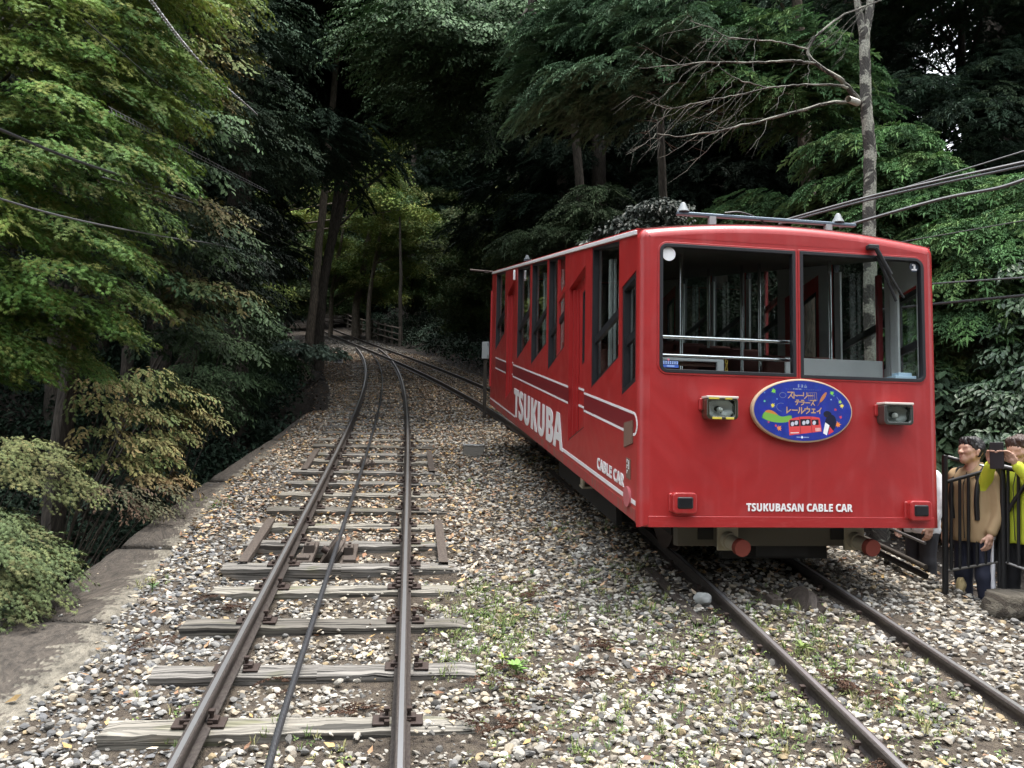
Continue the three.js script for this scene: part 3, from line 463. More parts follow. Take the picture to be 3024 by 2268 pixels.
  // roof
  { const sp = new THREE.Shape(), n = 24; for (let i = 0; i <= n; i++) { const x = lerp(-W2 + 0.005, W2 - 0.005, i / n); i ? sp.lineTo(x, archY(x)) : sp.moveTo(x, archY(x)); } for (let i = n; i >= 0; i--) { const x = lerp(-W2 + 0.005, W2 - 0.005, i / n); sp.lineTo(x, archY(x) - 0.05); } sp.closePath(); part(car, 'roof', uvM(sh(new THREE.ExtrudeGeometry(sp, { depth: LEN - 2 * R, bevelEnabled: false }).translate(0, 0, -LEN + R))), roofM); }
  part(car, 'ceiling', sh(box(2 * W2 - 0.22, 0.02, LEN - 0.4, 0, 2.355, -LEN / 2)), ceil);
  part(car, 'floor', sh(box(2 * W2 - 0.2, 0.06, LEN - 0.3, 0, 0.22, -LEN / 2)), floorM);
  for (const x of [-0.86, 0.86]) for (const z of [-1.25, -2.95, -3.85, -4.75, -5.65, -7.1]) { const st = part(car, 'seat', sh([rbox(0.8, 0.12, 0.42, 0.03, x, 0.72, z), box(0.7, 0.45, 0.36, x, 0.47, z)]), seatM); part(st, 'seat_back', sh(rbox(0.8, 0.62, 0.1, 0.03, x, 1.05, z - 0.24)), seatM); }
  for (const [x, z] of [[-0.5, -1.3], [0.58, -3.2], [0.6, -2.3], [0.62, -1.9], [-0.5, -3.4], [-0.5, -5.2], [0.6, -5.2], [0.92, -1.0]]) part(car, 'grab_pole', sh(cyl(0.019, 2.12, 'y', x, 1.3, z, 10)), M.chrome);
  for (const h of [1.553, 1.397]) part(car, 'handrail', cyl(0.017, 1.24, 'x', -0.6, h, -0.12, 12), M.chrome);
  // driver's end: two pale panels, a yellow chain, small things on the sill
  const desk = part(car, 'driver_desk', [rbox(0.74, 0.06, 0.03, 0.008, -0.85, 1.41, -0.35), box(0.06, 0.62, 0.03, -0.51, 1.08, -0.35), box(0.03, 0.62, 0.03, -1.215, 1.08, -0.35), box(0.64, 0.5, 0.02, -0.86, 1.02, -0.42)], pale);
  part(desk, 'desk_recess', [box(0.62, 0.035, 0.02, -0.86, 1.362, -0.385), box(0.18, 0.03, 0.03, -0.72, 1.255, -0.375)], dusty);
  part(car, 'partition', [rbox(0.98, 0.9, 0.03, 0.01, 0.72, 1.03, -0.6)], pale);
  part(car, 'chain', Array.from({ length: 7 }, (_, i) => new THREE.TorusGeometry(0.016, 0.005, 6, 10).scale(0.8, 1.3, 1).rotateY(i % 2 ? Math.PI / 2 : 0.3).translate(-0.445, 1.39 - i * 0.033, -0.36)), std(0.42, 0.28, 0.04, 0.5));
  part(car, 'papers', [rbox(0.2, 0.03, 0.13, 0.005, 1.07, 1.275, -0.11), rbox(0.13, 0.03, 0.1, 0.005, 1.08, 1.305, -0.12)], std(0.45, 0.6, 0.72, 0.6));
  part(car, 'control_column', [rbox(0.05, 1.1, 0.05, 0.01, 1.2, 1.75, -0.62)], redDark);
  // things on the front
  const onGlass = (g) => g.translate(0, 0, -0.0135);
  part(car, 'white_disc', onGlass(cyl(0.058, 0.003, 'z', -1.104, 2.232, 0, 32)), std(0.85, 0.85, 0.85, 0.6));
  part(car, 'round_emblem', onGlass(cyl(0.045, 0.003, 'z', 1.145, 2.246, 0, 28)), std(0.03, 0.04, 0.06, 0.5)).add(Object.assign(new THREE.Mesh(onGlass(merge([box(0.018, 0.05, 0.004, 1.148, 2.246, 0.002), box(0.05, 0.012, 0.004, 1.145, 2.222, 0.002), box(0.02, 0.014, 0.004, 1.136, 2.262, 0.002)])), trimWhite), { name: 'emblem_mark' }));
  const stickerTex = canvasTex(128, 96, (c, w, h) => { c.clearRect(0, 0, w, h); c.fillStyle = '#3f62b8'; c.fillRect(2, 60, 124, 26); c.fillStyle = '#6f8fd0'; for (let i = 0; i < 7; i++) { c.fillRect(4 + i * 17.5, 24, 13, 32); } c.fillStyle = '#dfe6ef'; for (let i = 0; i < 7; i++) { c.fillRect(7 + i * 17.5, 28 + (i % 3) * 3, 7, 4); c.fillRect(8 + i * 17.5, 42, 4, 10); } c.fillStyle = '#9db6e4'; c.fillRect(34, 66, 60, 12); c.fillStyle = '#e77a92'; c.beginPath(); c.moveTo(36, 4); c.lineTo(58, 4); c.lineTo(47, 30); c.fill(); });
  part(car, 'sticker', onGlass(new THREE.PlaneGeometry(0.14, 0.085)).translate(-1.085, 1.318, 0.001), new THREE.MeshStandardMaterial({ map: stickerTex, roughness: 0.5, alphaTest: 0.5 }));
  part(car, 'lettering', (() => { const g = new TextGeometry('TSUKUBASAN CABLE CAR', { font, size: 1, depth: 0.004, curveSegments: 5, bevelEnabled: true, bevelThickness: 0.001, bevelSize: 0.022, bevelSegments: 1 }); g.computeBoundingBox(); const b = g.boundingBox; g.translate(-b.min.x, -b.min.y, 0); g.scale(0.95 / (b.max.x - b.min.x), 0.066 / (b.max.y - b.min.y), 1); return g.translate(-0.435, 0.118, 0.001); })(), std(0.82, 0.8, 0.8, 0.55));
  // headlights
  const lensTex = dataTex(64, 64, (u, v) => { const k = 0.3 + 0.25 * Math.abs(Math.sin(u * 60)) * (0.6 + 0.4 * noise.noise(u * 5, v * 5, 1)); return [k, k, k]; });
  for (const [x, y, lit] of [[-0.69, 0.953, 1], [0.885, 0.945, 0]]) {
    const shell = rrect(new THREE.Shape(), -0.128, -0.085, 0.128, 0.085, [0.03, 0.03, 0.03, 0.03]); shell.holes.push(rrect(new THREE.Path(), -0.115, -0.073, 0.115, 0.073, [0.03, 0.03, 0.03, 0.03]));
    const hl = part(car, 'headlight', [new THREE.ExtrudeGeometry(shell, { depth: 0.1, bevelEnabled: true, bevelSize: 0.007, bevelThickness: 0.01, bevelSegments: 3 }).translate(x, y, 0.012), rbox(0.24, 0.16, 0.02, 0.008, x, y, 0.012)], phys(...(lit ? [0.05, 0.048, 0.03] : [0.06, 0.062, 0.055]), 0.25, { metalness: 0.3, clearcoat: 1, clearcoatRoughness: 0.08 }));
    part(hl, 'lens', [new THREE.ExtrudeGeometry(rrect(new THREE.Shape(), -0.114, -0.072, 0.114, 0.072, [0.03, 0.03, 0.03, 0.03]), { depth: 0.004, bevelEnabled: true, bevelSize: -0.012, bevelThickness: 0.01, bevelSegments: 3 }).translate(x, y, 0.1)], phys(0.85, 0.87, 0.86, 0.12, { transmission: 1, thickness: 0, ior: 1.45 }));
    part(hl, 'reflector', [(() => { const g = new THREE.SphereGeometry(0.11, 24, 12, 0, Math.PI * 2, Math.PI - 1.35, 1.35).rotateX(Math.PI / 2).scale(1.12, 0.74, 0.6); return g.translate(x, y, 0.085); })()], std(lit ? 0.85 : 0.45, lit ? 0.86 : 0.47, lit ? 0.84 : 0.45, 0.42, { metalness: 0.4 }));
    if (lit) part(hl, 'yellow_tape', [[-0.075, 0.081, 0.09], [0.05, 0.081, 0.06], [-0.05, -0.081, 0.08], [0.06, -0.081, 0.07]].map(([dx, dy, w]) => rbox(w, 0.017, 0.006, 0.002, x + dx, y + dy, 0.123)), std(0.62, 0.5, 0.06, 0.5));
    part(hl, 'bulb', new THREE.SphereGeometry(0.026, 16, 10).translate(x, y - 0.01, 0.06), std(0.85, 0.85, 0.8, 0.2));
    part(hl, 'cover_strip', [rbox(0.275, 0.02, 0.12, 0.006, x, y + 0.09, 0.066)], std(0.62, 0.55, 0.5, 0.4));
    part(hl, 'mount', [rbox(0.09, 0.1, 0.03, 0.012, x - 0.115, y + 0.035, 0.012), rbox(0.2, 0.12, 0.02, 0.009, x, y, -0.002)], red);
  }
  for (const [x, y] of [[-0.985, 0.185], [1.115, 0.137]]) {
    const ml = part(car, 'marker_lamp', [(() => { const a = rrect(new THREE.Shape(), -0.09, -0.075, 0.09, 0.07, [0.02, 0.02, 0.02, 0.02]); a.holes.push(rrect(new THREE.Path(), -0.062, -0.046, 0.062, 0.044, [0.01, 0.01, 0.01, 0.01])); return new THREE.ExtrudeGeometry(a, { depth: 0.05, bevelEnabled: true, bevelSize: 0.012, bevelThickness: 0.012, bevelSegments: 3 }).translate(x, y, 0.0); })(), rbox(0.21, 0.15, 0.03, 0.014, x - 0.015, y, 0.0)], red);
    part(ml, 'lens', rbox(0.136, 0.098, 0.06, 0.016, x, y, 0.042), std(0.012, 0.012, 0.014, 0.32));
  }
  // oval head board with its drawing
  {
    const art = canvasTex(1024, 600, (c, w, h) => {
      c.fillStyle = '#1e2f8f'; c.fillRect(0, 0, w, h);
      for (let i = 0; i < 500; i++) { c.fillStyle = 'rgba(' + (20 + rnd() * 40 | 0) + ',' + (40 + rnd() * 40 | 0) + ',' + (120 + rnd() * 70 | 0) + ',0.18)'; c.beginPath(); c.arc(rnd() * w, rnd() * h, 5 + rnd() * 40, 0, 7); c.fill(); }
      const star = (x, y, r, col, a) => { c.fillStyle = col; c.beginPath(); for (let k = 0; k < 14; k++) { const q = a + k * Math.PI / 7, s = k % 2 ? r * 0.42 : r * (k % 4 ? 1 : 0.8); c.lineTo(x + Math.cos(q) * s, y + Math.sin(q) * s); } c.fill(); };
      [[205, 110, 34, '#7fd04a'], [195, 255, 30, '#e9d64a'], [110, 215, 16, '#6fd0a0'], [820, 115, 30, '#7fd04a'], [905, 200, 26, '#9fce50'], [925, 240, 30, '#f0dc58'], [855, 280, 20, '#c84652'], [910, 355, 22, '#d2485a'], [880, 430, 40, '#ee8a3c'], [260, 480, 36, '#ee8a4c'], [225, 455, 18, '#e04848'], [320, 405, 24, '#d2403c'], [150, 420, 18, '#b8486a'], [110, 130, 12, '#5a8fc0'], [240, 190, 12, '#6f9fd8'], [810, 180, 12, '#9fc0e8'], [840, 140, 10, '#7fd0a0']].forEach((s, i) => star(...s, i));
      c.strokeStyle = '#8aa0c8'; c.lineWidth = 4; c.beginPath(); c.moveTo(870, 150); c.lineTo(905, 205); c.stroke();
      // small heading strokes
      c.lineCap = 'round'; c.strokeStyle = '#a9b6c8'; c.lineWidth = 5;
      const stroke = (l, x, y, s, lw, col) => { c.strokeStyle = col; c.lineWidth = lw; for (const p of l) { c.beginPath(); p.forEach((q, i) => i ? c.lineTo(x + q[0] * s, y + q[1] * s) : c.moveTo(x + q[0] * s, y + q[1] * s)); c.stroke(); } };
      stroke([[[0, 2], [4, 2]], [[1, 0], [1, 3]], [[3, 0], [3, 3]], [[0, 5], [4, 5]], [[2, 4], [2, 9]], [[0, 8], [4, 7]]], 460, 36, 3.6, 4, '#98a6ba');
      stroke([[[0, 1], [1, 2]], [[0, 5], [1, 8]], [[2, 2], [6, 2]], [[3, 4], [6, 4]], [[4, 0], [4, 5]], [[6, 4], [2, 9]], [[3, 5], [6, 9]]], 492, 36, 3.4, 4, '#98a6ba');
      stroke([[[0, 3], [0, 8], [6, 8], [6, 3]], [[3, 0], [3, 8]]], 528, 38, 3.6, 4, '#98a6ba');
      c.fillStyle = 'rgba(150,160,190,0.45)'; for (let i = 0; i < 16; i++) c.fillRect(330 + i * 24, 84 + ((i * 5) % 3), 14, 5); c.fillStyle = '#98a6ba'; for (let i = 0; i < 6; i++) c.fillRect(410 + i * 15, 78, 9, 12);
      // katakana title in brushed tan strokes
      const T = { su: [[[0, 0], [8, 0], [1, 9]], [[5, 4.5], [9, 9]]], to: [[[2, 0], [2, 9]], [[2, 3.5], [7, 5.5]]], bar: [[[0, 4.5], [9, 4.5]]], ri: [[[1.5, 0], [1.5, 5]], [[7, 0], [7, 5], [3, 9]]], te: [[[2, 0], [7, 0]], [[0, 3.2], [9, 3.2]], [[5, 3.2], [4.5, 6], [2, 9]]], ra: [[[2, 0], [7, 0]], [[0, 3.2], [8, 3.2], [6, 7], [2, 9]]], zu: [[[0, 0], [7, 0], [1, 9]], [[4.5, 4.5], [8, 9]], [[8, -1], [8.6, 0.4]], [[9.6, -1.4], [10.2, 0]]], re: [[[2, 0], [2, 9], [8, 4]]], ru: [[[2, 0], [2, 5], [0, 9]], [[5.5, 0], [5.5, 9], [9.5, 5]]], u: [[[4.5, -1], [4.5, 2]], [[0.5, 5], [0.5, 2], [8.5, 2], [7.5, 6], [3, 9.5]]], e: [[[2, 2], [7, 2]], [[4.5, 2], [4.5, 8]], [[1, 8], [8, 8]]], i: [[[7, 0], [4, 4], [0, 6]], [[4.5, 3.5], [4.5, 9]]] };
      const row = (list, x, y, s, step, lw) => list.forEach((k, i) => { stroke(T[k], x + i * step, y, s, lw + 3, '#5c4a3c'); stroke(T[k], x + i * step, y, s, lw, '#c79f78'); });
      row(['su', 'to', 'bar', 'ri', 'bar'], 352, 118, 6.6, 52, 9); row(['te', 'ra', 'bar', 'zu'], 430, 196, 5.2, 54, 9); row(['re', 'bar', 'ru', 'u', 'e', 'i'], 330, 268, 6.2, 66, 10);
      c.strokeStyle = '#7f8698'; c.lineWidth = 4; c.beginPath(); c.ellipse(300, 150, 34, 26, 0, 0, 6); c.stroke(); c.beginPath(); c.ellipse(285, 270, 50, 40, 0.2, 1.4, 5); c.stroke();
      c.save(); c.translate(615, 155); c.rotate(-0.05); c.strokeStyle = '#a08468'; c.strokeRect(-42, -38, 84, 80); for (let i = -1; i < 2; i++) { c.beginPath(); c.moveTo(i * 20, -30); c.lineTo(i * 20, 34); c.stroke(); } c.restore();
      c.save(); c.translate(715, 175); c.rotate(0.6); c.fillStyle = '#c07a4c'; c.beginPath(); c.ellipse(0, -20, 17, 62, 0, 0, 7); c.fill(); c.strokeStyle = '#8c5636'; c.lineWidth = 6; c.beginPath(); c.moveTo(0, 40); c.lineTo(0, 88); c.stroke(); c.restore();
      // hills
      const hg = [['#4f8f3c', 0], ['#79b04a', 12]]; for (const [col, d] of hg) { c.fillStyle = col; c.beginPath(); c.moveTo(80 + d, 380); c.bezierCurveTo(90, 290, 190, 290, 250, 350); c.bezierCurveTo(300, 385, 350, 340, 390, 350 + d); c.lineTo(400, 400); c.bezierCurveTo(300, 440, 160, 430, 80 + d, 380); c.fill(); }
      c.fillStyle = '#c8803c'; c.beginPath(); c.moveTo(110, 320); c.bezierCurveTo(150, 280, 210, 310, 250, 350); c.bezierCurveTo(200, 340, 150, 330, 110, 320); c.fill();
      // little red car with riders
      c.save(); c.translate(540, 450); c.rotate(-0.05); c.fillStyle = '#d84a4a'; c.beginPath(); c.moveTo(-180, 90); c.lineTo(-180, -55); c.bezierCurveTo(-140, -100, 60, -105, 150, -75); c.lineTo(165, 60); c.closePath(); c.fill(); c.fillStyle = '#201a28'; c.fillRect(-168, -60, 100, 62); c.fillRect(-56, -68, 108, 68); c.fillRect(66, -60, 70, 54); c.fillStyle = '#c9ccd6'; for (const [x, y] of [[-140, -22], [-100, -32], [-20, -30], [20, -38], [90, -28]]) { c.beginPath(); c.ellipse(x, y, 18, 22, 0.3, 0, 7); c.fill(); } c.strokeStyle = '#7f2028'; c.lineWidth = 5; c.beginPath(); c.moveTo(-62, -95); c.lineTo(-60, 85); c.moveTo(58, -92); c.lineTo(60, 72); c.stroke(); c.fillStyle = '#f0d8d0'; for (let i = 0; i < 4; i++) c.fillRect(100 + i * 14, 24, 8, 34); c.fillStyle = '#e8e0dc'; c.fillRect(-168, 62, 90, 8); c.restore();
      // generic figure in dark hat and white shirt beside it
      c.fillStyle = '#161a30'; c.beginPath(); c.ellipse(770, 330, 44, 34, 0.2, 0, 7); c.fill(); c.fillStyle = '#3a2420'; c.fillRect(738, 340, 62, 16); c.fillStyle = '#101634'; c.beginPath(); c.ellipse(800, 420, 60, 90, 0.2, 0, 7); c.fill(); c.fillStyle = '#f0f0f0'; c.beginPath(); c.moveTo(745, 410); c.lineTo(790, 440); c.lineTo(760, 540); c.lineTo(720, 520); c.fill(); c.fillStyle = '#d63c4a'; c.beginPath(); c.moveTo(790, 450); c.lineTo(835, 500); c.lineTo(775, 535); c.fill(); c.fillStyle = '#8fa0c8'; c.fillRect(440, 560, 130, 9); c.fillStyle = '#e6eaf2'; c.fillRect(490, 552, 16, 24);
    });
    const sp = new THREE.Shape(); sp.absellipse(0, 0, 0.436, 0.25, 0, Math.PI * 2);
    const face = new THREE.ShapeGeometry(sp, 40); { const p = face.attributes.position, u = face.attributes.uv; for (let i = 0; i < p.count; i++) u.setXY(i, p.getX(i) / 0.872 + 0.5, p.getY(i) / 0.5 + 0.5); }
    const rim = new THREE.Shape(); rim.absellipse(0, 0, 0.44, 0.254, 0, Math.PI * 2); const hd = part(car, 'head_board', new THREE.ExtrudeGeometry(rim, { depth: 0.025, bevelEnabled: true, bevelSize: 0.012, bevelThickness: 0.012, bevelSegments: 3, curveSegments: 40 }).translate(0.045, 0.955, 0.02), std(0.5, 0.36, 0.24, 0.55));
    part(hd, 'painted_face', face.translate(0.045, 0.955, 0.0605), new THREE.MeshStandardMaterial({ map: art, roughness: 0.4 }));
    part(hd, 'bracket', [box(0.5, 0.03, 0.03, 0.045, 0.955, 0.004)], M.black);
  }
  // wiper
  { const p0 = V(0.735, 2.375, 0.06), p1 = V(1.005, 1.96, 0.035); const w = part(car, 'wiper', [rbox(0.1, 0.045, 0.06, 0.012, 0.72, 2.385, 0.035), rod(p0, V(0.87, 2.15, 0.06), 0.02), rod(V(0.8, 2.24, 0.055), p1, 0.011)], M.black); part(w, 'wiper_blade', [rod(V(0.77, 2.32, 0.02), V(0.95, 1.93, 0.012), 0.012)], M.rubber); }
  // aerial bar with two horns on the roof, front and rear
  for (const [z, n] of [[-0.4, 0], [-7.9, 1]]) {
    const y = 2.632 - 0.0675 + K * -z - 0.0 - (n ? 0 : 0), bar = part(car, 'aerial_bar', rbox(1.72, 0.03, 0.05, 0.008, -0.03, y + 0.0675, z), std(0.16, 0.2, 0.24, 0.35, { metalness: 0.7 }));
    for (const x of [-0.56, 0.56]) part(bar, 'bracket', rbox(0.065, 0.1, 0.05, 0.008, x, y + 0.01, z), std(0.3, 0.31, 0.31, 0.5));
    for (const x of [-0.83, 0.66]) part(car, 'horn', [new THREE.LatheGeometry([[0.056, 0], [0.05, 0.015], [0.036, 0.04], [0.022, 0.075], [0.012, 0.085], [0, 0.086]].map((p) => new THREE.Vector2(...p)), 20).translate(x, y + 0.085, z)], std(0.2, 0.22, 0.23, 0.5));
    if (!n) part(bar, 'cable_lead', limb([V(-0.45, y + 0.095, z + 0.02), V(-0.3, y + 0.115, z + 0.01), V(-0.1, y + 0.06, z), V(0.05, y - 0.07, z + 0.02)], [0.008, 0.008], 6, 12), M.black);
  }
  part(car, 'marker_tube', sh(rbox(0.03, 0.16, 0.06, 0.01, -W2 - 0.03, 2.27, -6.0)), M.white);
  part(car, 'mirror_arm', sh([rod(V(-W2 + 0.05, 2.42, -8.45), V(-W2 - 0.42, 2.44, -8.5), 0.02), rbox(0.08, 0.05, 0.05, 0.01, -W2 - 0.12, 2.42, -8.46)]), M.plate);
  // running gear
  part(car, 'underframe', [...[-0.62, 0.62].map((x) => sh(box(0.14, 0.2, LEN - 0.7, x, -0.12, -LEN / 2 - 0.05))), ...[-1.4, -3, -5, -7].map((z) => sh(box(2.1, 0.16, 0.14, 0, -0.11, z))), sh(box(2.3, 0.04, LEN - 0.5, 0, -0.02, -LEN / 2)), sh(box(1.1, 0.24, 1.6, 0, -0.26, -4.4)), sh(box(1.9, 0.36, 2.2, 0, -0.24, -2.9)), sh(box(1.2, 0.26, 0.5, 0, -0.2, -0.95)), sh(box(0.5, 0.3, 0.4, 0.1, -0.22, -0.62)), sh(box(2.2, 0.05, 1.0, 0, -0.06, -0.9)), sh(box(0.06, 0.42, 2.6, -1.0, -0.22, -3.0)), sh(box(0.06, 0.42, 2.6, 1.0, -0.22, -3.0)), sh(box(1.0, 0.34, 0.08, 0.1, -0.26, -0.6))], frameM);
  part(car, 'buffer_beam', rbox(1.75, 0.19, 0.1, 0.01, 0, -0.115, -0.46), std(0.1, 0.09, 0.07, 0.85));
  for (const x of [-0.42, 0.8 - 0.03]) { const b = part(car, 'buffer', [rod(V(x, -0.155, -0.4), V(x + 0.012, -0.19, -0.19), 0.062, 18), rod(V(x, -0.153, -0.41), V(x + 0.004, -0.165, -0.34), 0.075, 18), rbox(0.19, 0.2, 0.03, 0.006, x, -0.145, -0.405)], cream); part(b, 'buffer_face', rod(V(x + 0.012, -0.19, -0.19), V(x + 0.015, -0.199, -0.13), 0.072, 22), std(0.17, 0.03, 0.018, 0.8)); }
  for (const z of [-1.5, -6.9]) { for (const x of [-0.566, 0.566]) part(car, 'wheel', sh([cyl(0.3, 0.1, 'x', x, -0.29, z, 28), cyl(0.33, 0.025, 'x', x - Math.sign(x) * 0.06, -0.29, z, 28)]), M.plate); part(car, 'axle', sh(cyl(0.06, 1.1, 'x', 0, -0.29, z)), M.plate); part(car, 'bogie_frame', sh([box(0.1, 0.2, 1.3, -0.72, -0.2, z), box(0.1, 0.2, 1.3, 0.72, -0.2, z), box(1.5, 0.12, 0.16, 0, -0.2, z + 0.6)]), frameM); }
  part(car, 'step_bracket', sh([box(0.02, 0.16, 0.12, -1.2, -0.12, -2.4), box(0.14, 0.02, 0.12, -1.15, -0.19, -2.4), box(0.02, 0.12, 0.3, -1.15, -0.08, -5.0)]), cream);
}
// ---------------------------------------------------------------- foliage: sprays of real leaves, set out by instances
function leafMesh(list) { // list of {p:[[x,y,z]...], f:[[a,b,c]...]}
  const pos = []; for (const l of list) for (const f of l.f) for (const k of f) pos.push(l.p[k].x, l.p[k].y, l.p[k].z);
  const g = new THREE.BufferGeometry(); g.setAttribute('position', new THREE.Float32BufferAttribute(pos, 3)); g.setAttribute('uv', new THREE.Float32BufferAttribute(new Float32Array(pos.length / 3 * 2), 2)); g.computeVertexNormals(); return g;
}
const placed = (pts, o, az, droop, roll, s) => { const q = new THREE.Quaternion().setFromEuler(new THREE.Euler(roll, az, -droop, 'YZX')); return pts.map((p) => V(...p).multiplyScalar(s).applyQuaternion(q).add(o)); };
const star = (() => { const p = [[0.1, 0.0, 0]], f = []; const tips = [[-2.35, 0.5], [-1.25, 0.8], [-0.62, 0.92], [0, 1.05], [0.62, 0.92], [1.25, 0.8], [2.35, 0.5]]; tips.forEach((t, i) => { p.push([0.1 + Math.cos(t[0]) * t[1], -0.16 * t[1], Math.sin(t[0]) * t[1]]); if (i < 6) { const m = (t[0] + tips[i + 1][0]) / 2; p.push([0.1 + Math.cos(m) * 0.36, 0.02, Math.sin(m) * 0.36]); } }); for (let i = 1; i < p.length - 1; i++) f.push([0, i, i + 1]); return { p, f }; })();
const oval = { p: [[0, 0, 0], [0.35, 0.05, -0.26], [0.75, 0.0, -0.2], [1.05, -0.12, 0], [0.75, 0.0, 0.2], [0.35, 0.05, 0.26], [0.5, -0.05, 0]], f: [[0, 6, 1], [1, 6, 2], [2, 6, 3], [3, 6, 4], [4, 6, 5], [5, 6, 0]] };
const lance = { p: [[0, 0, 0], [0.5, 0.03, -0.15], [1.1, -0.16, 0], [0.5, 0.03, 0.15]], f: [[0, 2, 1], [0, 3, 2]] };
// a spray grows along +x from the origin, its upper side is +y
function sprayOf(leaf, n, len, size, spread, layers = 1) {
  const l = [];
  for (let i = 0; i < n; i++) { const f = (i + 0.6) / n, side = i % 2 ? 1 : -1, o = V(len * f, -0.12 * len * f * f + gauss() * 0.02 + (layers > 1 ? (i % layers) * -0.05 : 0), side * spread * (1 - 0.6 * f) * rr(0.3, 1)); l.push({ p: placed(leaf.p, o, -side * rr(0.2, 1.1), rr(-0.15, 0.7), gauss() * 0.35, size * rr(0.75, 1.15)), f: leaf.f }); }
  return leafMesh(l);
}
function fanOf(n, len) { // flat drooping cypress frond
  const l = [], blade = (o, dir, s, w) => { const side = V(-dir.z, 0, dir.x).normalize(), e = o.clone().addScaledVector(dir, s); e.y -= 0.18 * s; const m = o.clone().addScaledVector(dir, s * 0.5); m.y += 0.01; l.push({ p: [o, m.clone().addScaledVector(side, w), e, m.clone().addScaledVector(side, -w)], f: [[0, 2, 1], [0, 3, 2]] }); };
  for (let i = 0; i < n; i++) {
    const f = i / n, o = V(len * f, -0.25 * len * f * f, 0);
    for (const s of [-1, 1]) {
      const a = s * rr(0.55, 0.95), L = len * (0.48 - 0.3 * f) * rr(0.8, 1.15), d = V(Math.cos(a), 0, Math.sin(a));
      blade(o, d, L, len * 0.028);
      for (let k = 1; k < 4; k++) { const q = o.clone().addScaledVector(d, L * k * 0.26); q.y -= 0.1 * L * (k * 0.26) ** 2; for (const s2 of [-1, 1]) { const b = a + s2 * rr(0.4, 0.75); blade(q, V(Math.cos(b), 0, Math.sin(b)), L * rr(0.28, 0.42) * (1.1 - k * 0.18), len * 0.026); } }
    }
  }
  blade(V(len * 0.7, -0.12 * len, 0), V(1, -0.2, 0).normalize(), len * 0.4, len * 0.03);
  return leafMesh(l);
}
function clumpOf(leaf, n, R, size) { const l = []; for (let i = 0; i < n; i++) { const d = V(gauss(), gauss() * 0.6, gauss()).multiplyScalar(R); l.push({ p: placed(leaf.p, d, rr(0, 6.3), rr(-0.1, 0.9), gauss() * 0.5, size * rr(0.7, 1.2)), f: leaf.f }); } return leafMesh(l); }
const SPRAY = {
  maple: [0, 1, 2].map(() => sprayOf(star, 13, 0.36, 0.047, 0.12)),
  broad: [0, 1, 2].map(() => sprayOf(oval, 14, 0.42, 0.085, 0.1)),
  glossy: [0, 1].map(() => sprayOf(oval, 12, 0.26, 0.11, 0.06)),
  fan: [0, 1, 2].map(() => fanOf(5, 0.42)),
  far: [0, 1, 2].map(() => clumpOf(oval, 34, 0.34, 0.13)),
  farMaple: [0, 1].map(() => clumpOf(star, 30, 0.3, 0.075)),
  needle: [0, 1].map(() => fanOf(6, 0.9)),
  mass: [0, 1].map(() => clumpOf(oval, 60, 0.9, 0.3)),
};
const L = { lit: phys(1, 1, 1, 0.7, { specularIntensity: 0.5, side: THREE.DoubleSide, transmission: 0.35, thickness: 0 }), soft: phys(1, 1, 1, 0.7, { specularIntensity: 0.5, side: THREE.DoubleSide }), plain: phys(1, 1, 1, 0.75, { specularIntensity: 0.5, side: THREE.DoubleSide }), gloss: new THREE.MeshStandardMaterial({ color: 0xffffff, roughness: 0.5, side: THREE.DoubleSide }) };
// a pad: a flattened, drooping layer of foliage. c centre, r radii, n sprays, dir outward azimuth (from stem), col base colours
function padSprays(out, pad, kind, cols, sc = 1, from) {
  const { c, r, n } = pad, tone = pad.k ?? rr(0.8, 1.15);
  for (let i = 0; i < n; i++) {
    const a = rr(0, Math.PI * 2), q = Math.pow(rnd(), 0.6), up = rnd() < 0.72, lx = Math.cos(a) * q, lz = Math.sin(a) * q, cap = Math.sqrt(1 - q * q);
    const y = (up ? cap * rr(0.35, 1) : -cap * rr(0, 0.6)) - 0.35 * q * q, p = V(c.x + lx * r[0], c.y + y * r[1] - (pad.slope ?? 0) * lx * r[0], c.z + lz * r[2]);
    let az = Math.atan2(-lz * r[2], lx * r[0]); if (from) { const b = Math.atan2(-(p.z - from.z), p.x - from.x); az = Math.atan2(Math.sin(az) * 0.6 + Math.sin(b), Math.cos(az) * 0.6 + Math.cos(b)); }
    az += gauss() * 0.7;
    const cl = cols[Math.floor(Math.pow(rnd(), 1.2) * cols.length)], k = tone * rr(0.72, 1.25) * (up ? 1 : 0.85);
    out.push({ m: mat4(p, gauss() * 0.3, az, -(0.1 + 0.75 * q * rr(0.3, 1)) + gauss() * 0.2, sc * rr(0.75, 1.25), undefined, undefined, 'YZX'), c: C(cl[0] * k, cl[1] * k, cl[2] * k) });
  }
}
function plantCrown(group, kind, mat, sprays, name = 'crown') {
  const geos = SPRAY[kind], lists = geos.map(() => []); sprays.forEach((s, i) => lists[i % geos.length].push(s));
  const inv = new THREE.Matrix4().makeTranslation(-group.position.x, -group.position.y, -group.position.z);
  lists.forEach((l, i) => { l.forEach((e) => e.m.premultiply(inv)); const im = instanced(name, geos[i], mat, l, group); im.userData.kind = 'stuff'; });
}
